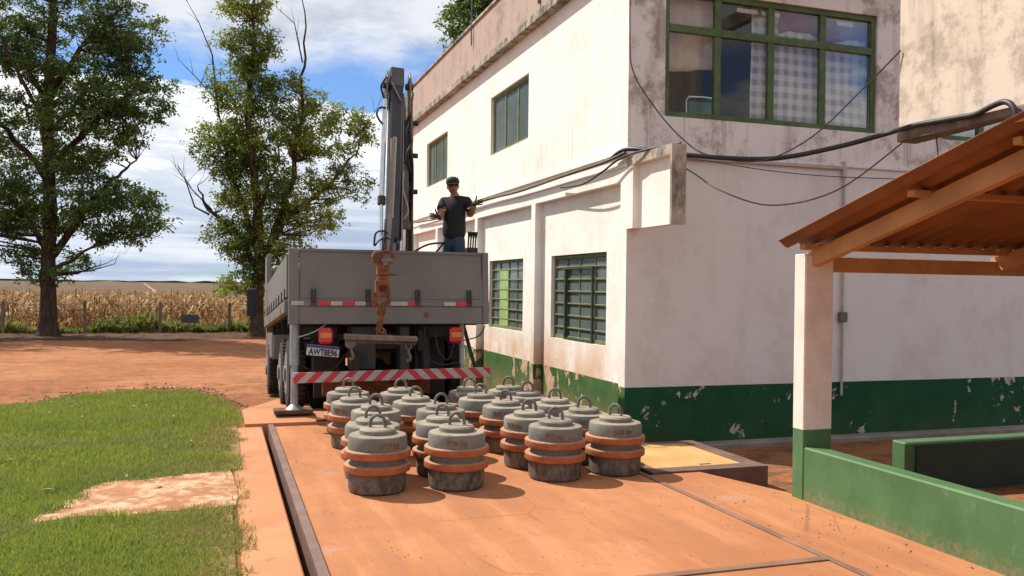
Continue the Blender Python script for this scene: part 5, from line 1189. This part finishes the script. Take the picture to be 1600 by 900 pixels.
tree('broadleaf_tree', 'forked lighter green tree with bare twigs behind the truck', T2,
     [[(0, 0, -.1, .46), (0, 0, .25, .34), (0, 0, .8, .28), (0, 0, 1.8, .25), (.1, 0, 3.2, .24), (-.1, 0, 6, .18), (-.5, .1, 9, .13), (-.3, 0, 12, .08), (-.3, 0, 14.4, .03)],
      [(0, 0, 2.2, .18), (.7, .1, 4.4, .14), (1.4, .1, 6.6, .11), (1.7, .1, 9.6, .07), (1.8, 0, 11.5, .05), (1.75, 0, 14.6, .012)],
      [(.05, 0, 3.0, .14), (1.3, -.1, 5.0, .11), (2.8, -.1, 6.1, .07), (4.0, -.1, 7.6, .03), (4.6, 0, 9.2, .012)],
      [(0, 0, 2.8, .13), (-.9, 0, 4.3, .1), (-2.0, 0, 5.2, .07), (-2.5, 0, 6.2, .02)],
      [(0, 0, 3.6, .12), (-.9, .2, 6, .09), (-1.7, .2, 8.4, .05), (-1.8, .1, 10.5, .03)], [(0, 0, 5, .1), (.2, 1.4, 7, .06), (.3, 2.2, 8.4, .03)], [(0, 0, 5, .1), (.1, -1.3, 7, .06), (.2, -2.0, 8.4, .03)]],
     [(-.6, 0, 2.3, .8, .8, .5, 14), (.4, 0, 3.6, 1.6, 1.4, .9, 44), (-1.1, 0, 4.2, 1.0, 1.0, .7, 20), (2.2, 0, 4.9, 1.3, 1.2, .8, 26), (.2, 0, 5.9, 1.9, 1.7, 1.2, 74), (-1.4, 0, 7.7, 1.4, 1.4, 1.1, 50), (.4, 0, 8.2, 1.9, 1.7, 1.3, 74),
      (3.4, 0, 6.4, 1.3, 1.2, .8, 24), (3.0, 0, 8.4, 1.6, 1.4, 1.0, 40), (-.6, 0, 10.2, 1.3, 1.3, 1.1, 50), (-.5, 0, 12.0, 1.0, 1.0, .9, 34), (-.6, 0, 13.7, 1.0, .9, .8, 26), (1.6, 0, 10.0, 1.0, .9, .8, 20)],
     [[(-2.0, 0, 5.0, .05), (-2.6, 0, 5.3, .035), (-3.0, 0, 6.4, .022), (-3.6, 0, 7.2, .008)], [(-1.9, 0, 5.2, .04), (-2.8, 0, 6.1, .02), (-3.3, 0, 7.0, .008)],
      [(-1.8, .1, 10.0, .045), (-2.0, .1, 11.6, .03), (-2.6, .1, 13.0, .018), (-3.2, .1, 14.0, .008)], [(-1.7, .1, 9.6, .04), (-2.6, .1, 10.6, .02), (-3.4, .1, 11.4, .008)], [(1.75, 0, 11.3, .035), (1.4, 0, 12.9, .02), (.6, 0, 13.6, .008)], [(4.2, 0, 8.3, .02), (4.9, 0, 9.6, .006)]],
     'leaf2', 5, leaf=.125, thin=1.15)
tree('broadleaf_tree', 'treetop showing above the parapet behind the building', (10.2, 31, -.5),
     [[(0, 0, 0, .45), (0, 0, 4, .3), (0, 0, 9, .2), (0, 0, 15, .05)], [(0, 0, 8, .12), (-1.4, 0, 11, .06), (-1.9, 0, 13, .02)]],
     [(-.9, 0, 12.2, 1.6, 1.5, 1.4, 70), (.2, 0, 14, 1.8, 1.6, 1.4, 60)], [], 'leaf1', 8, leaf=.15)
tree('broadleaf_tree', 'dark tree of the row standing just outside the left edge', (-14.0, 39.5, -.54),
     [[(0, 0, 0, .5), (0, 0, 3, .3), (0, 0, 9, .2), (0, 0, 14, .05)]], [(0, 0, 5.5, 2.6, 2.2, 2.0, 55), (0, 0, 9, 2.8, 2.4, 2.0, 60), (0, 0, 12, 2.4, 2.2, 1.8, 45)], [], 'leaf1', 12, leaf=.2, per=34)

# ------------------------------------------------------------------ corn, weeds, fence, sign
rc = np.random.default_rng(21); vs_, fs_ = [], []
def strip(p, d, up, ln, wd, droop):
    """one arched dry leaf"""
    b = len(vs_); sd = np.cross(d, up); sd /= np.linalg.norm(sd)+1e-9
    for s, wk in ((0, .5), (.4, 1), (.75, .8), (1, .12)):
        c = p+d*ln*s+np.array([0, 0, (.55*s-droop*s*s)*ln]); vs_.append(c-sd*wd*wk/2); vs_.append(c+sd*wd*wk/2)
    for k in range(3): fs_.append((b+2*k, b+2*k+1, b+2*k+3, b+2*k+2))
for row in range(26):
    y = 40.7+row*.75; lod = row > 7
    for x in np.arange(-26, 9, .26 if not lod else .42):
        px_ = x+rc.normal(0, .06); py_ = y+rc.normal(0, .12)
        if -.15 < px_-(py_-41)*.03 < .75 and py_ < 52: continue
        if px_ > -.2 and py_ < 43.5 and rc.random() < .55: continue
        H_ = rc.uniform(1.35, 1.85)*(1.0 if px_ < -.2 else .85); z0 = -.54; ln = rc.normal(0, .06, 2)
        b = len(vs_); w_ = .018
        for q in (np.array([-w_, 0, 0]), np.array([w_, 0, 0])): vs_.append(np.array([px_, py_, z0])+q)
        tp_ = np.array([px_+ln[0], py_+ln[1], z0+H_])
        for q in (np.array([w_*.5, 0, 0]), np.array([-w_*.5, 0, 0])): vs_.append(tp_+q)
        fs_.append((b, b+1, b+2, b+3))
        nl = 9 if not lod else 5
        for k in range(nl):
            s = .25+.75*k/nl+rc.uniform(-.04, .04); a = rc.uniform(0, 2*np.pi)
            p = np.array([px_, py_, z0])*(1-s)+tp_*s
            strip(p, np.array([np.cos(a), np.sin(a), 0]), np.array([0, 0, 1.0]), rc.uniform(.35, .7)*(1 if not lod else 1.2), rc.uniform(.05, .085)*(1 if not lod else 1.4), rc.uniform(.7, 2.0))
cn = npmesh('corn', np.array(vs_), np.array(fs_), 'corn', 4); tag(cn, 'dry golden corn standing behind the wire fence', 'corn', kind='stuff')
n = 16000; x = rc.uniform(-24, 6, n); y = 39.2+np.abs(rc.normal(0, .75, n)); hgt = (.34+.34*np.exp(-((x+2.6)/1.8)**2)+.14*np.sin(x*1.3)+.08*np.sin(x*3.7))*rc.uniform(.5, 1.3, n)*(1-.25*np.clip((y-39.2)/2, 0, 1))
a = rc.uniform(0, 6.28, n); zb = -.53+hgt*rc.random(n)*.6; L_ = hgt*.55+.1; tl = rc.uniform(.1, 1.2, n)
P0 = np.stack([x, y, zb], -1); D_ = np.stack([np.cos(a)*np.sin(tl), np.sin(a)*np.sin(tl), np.cos(tl)], -1); S_ = np.stack([-np.sin(a), np.cos(a), 0*a], -1)
Vw = np.stack([P0, P0+D_*(L_*.5)[:, None]+S_*.035, P0+D_*L_[:, None], P0+D_*(L_*.5)[:, None]-S_*.035], 1).reshape(-1, 3)
wd_ = npmesh('weeds', Vw, np.arange(len(Vw)).reshape(-1, 4), 'weed', 4); tag(wd_, 'green weeds growing along the fence line', 'weeds', kind='stuff')
fe = empty('wire_fence', (-5.2, 38.95, -.53)); tag(fe, 'wire fence on grey posts in front of the corn', 'fence'); FI = Matrix.Translation((5.2, -38.95, .53))
fps = [-17.0, -14.0, -11.0, -8.12, -5.23, -2.39, .37, 3.2, 6.0]
def fy_(x): return 38.74+(x+8.12)*.066
for x in fps:
    m = MB(); y = fy_(x); m.prism([(x-.06, y-.05), (x+.06, y-.05), (x+.05, y+.05), (x-.05, y+.05)], 'z', -.7, .86+random.uniform(-.06, .06)); m.build('fence_post', 'postwood', fe, FI, bevel=.01)
for z in (-.15, .2, .5, .75):
    pts = []
    for i in range(len(fps)-1):
        for k in range(4):
            s = k/4; x = fps[i]+(fps[i+1]-fps[i])*s; pts.append((x, fy_(x)-.06, z-.05*math.sin(math.pi*s)))
    m = MB(); m.tube(pts, .006, 5); m.build('fence_wire', 'wire', fe, FI)
sg = empty('field_sign', (-1.2, 38.6, -.53)); tag(sg, 'small dark rectangular sign on a thin stake by the fence', 'sign')
m = MB(); m.box(-.33, .33, -.012, .012, .5, .84); m.build('sign_board', 'signdark', sg, bevel=.004)
m = MB(); m.tube([(0, .02, -.1), (0, .02, .8)], .018, 6); m.build('stake', 'wire', sg)
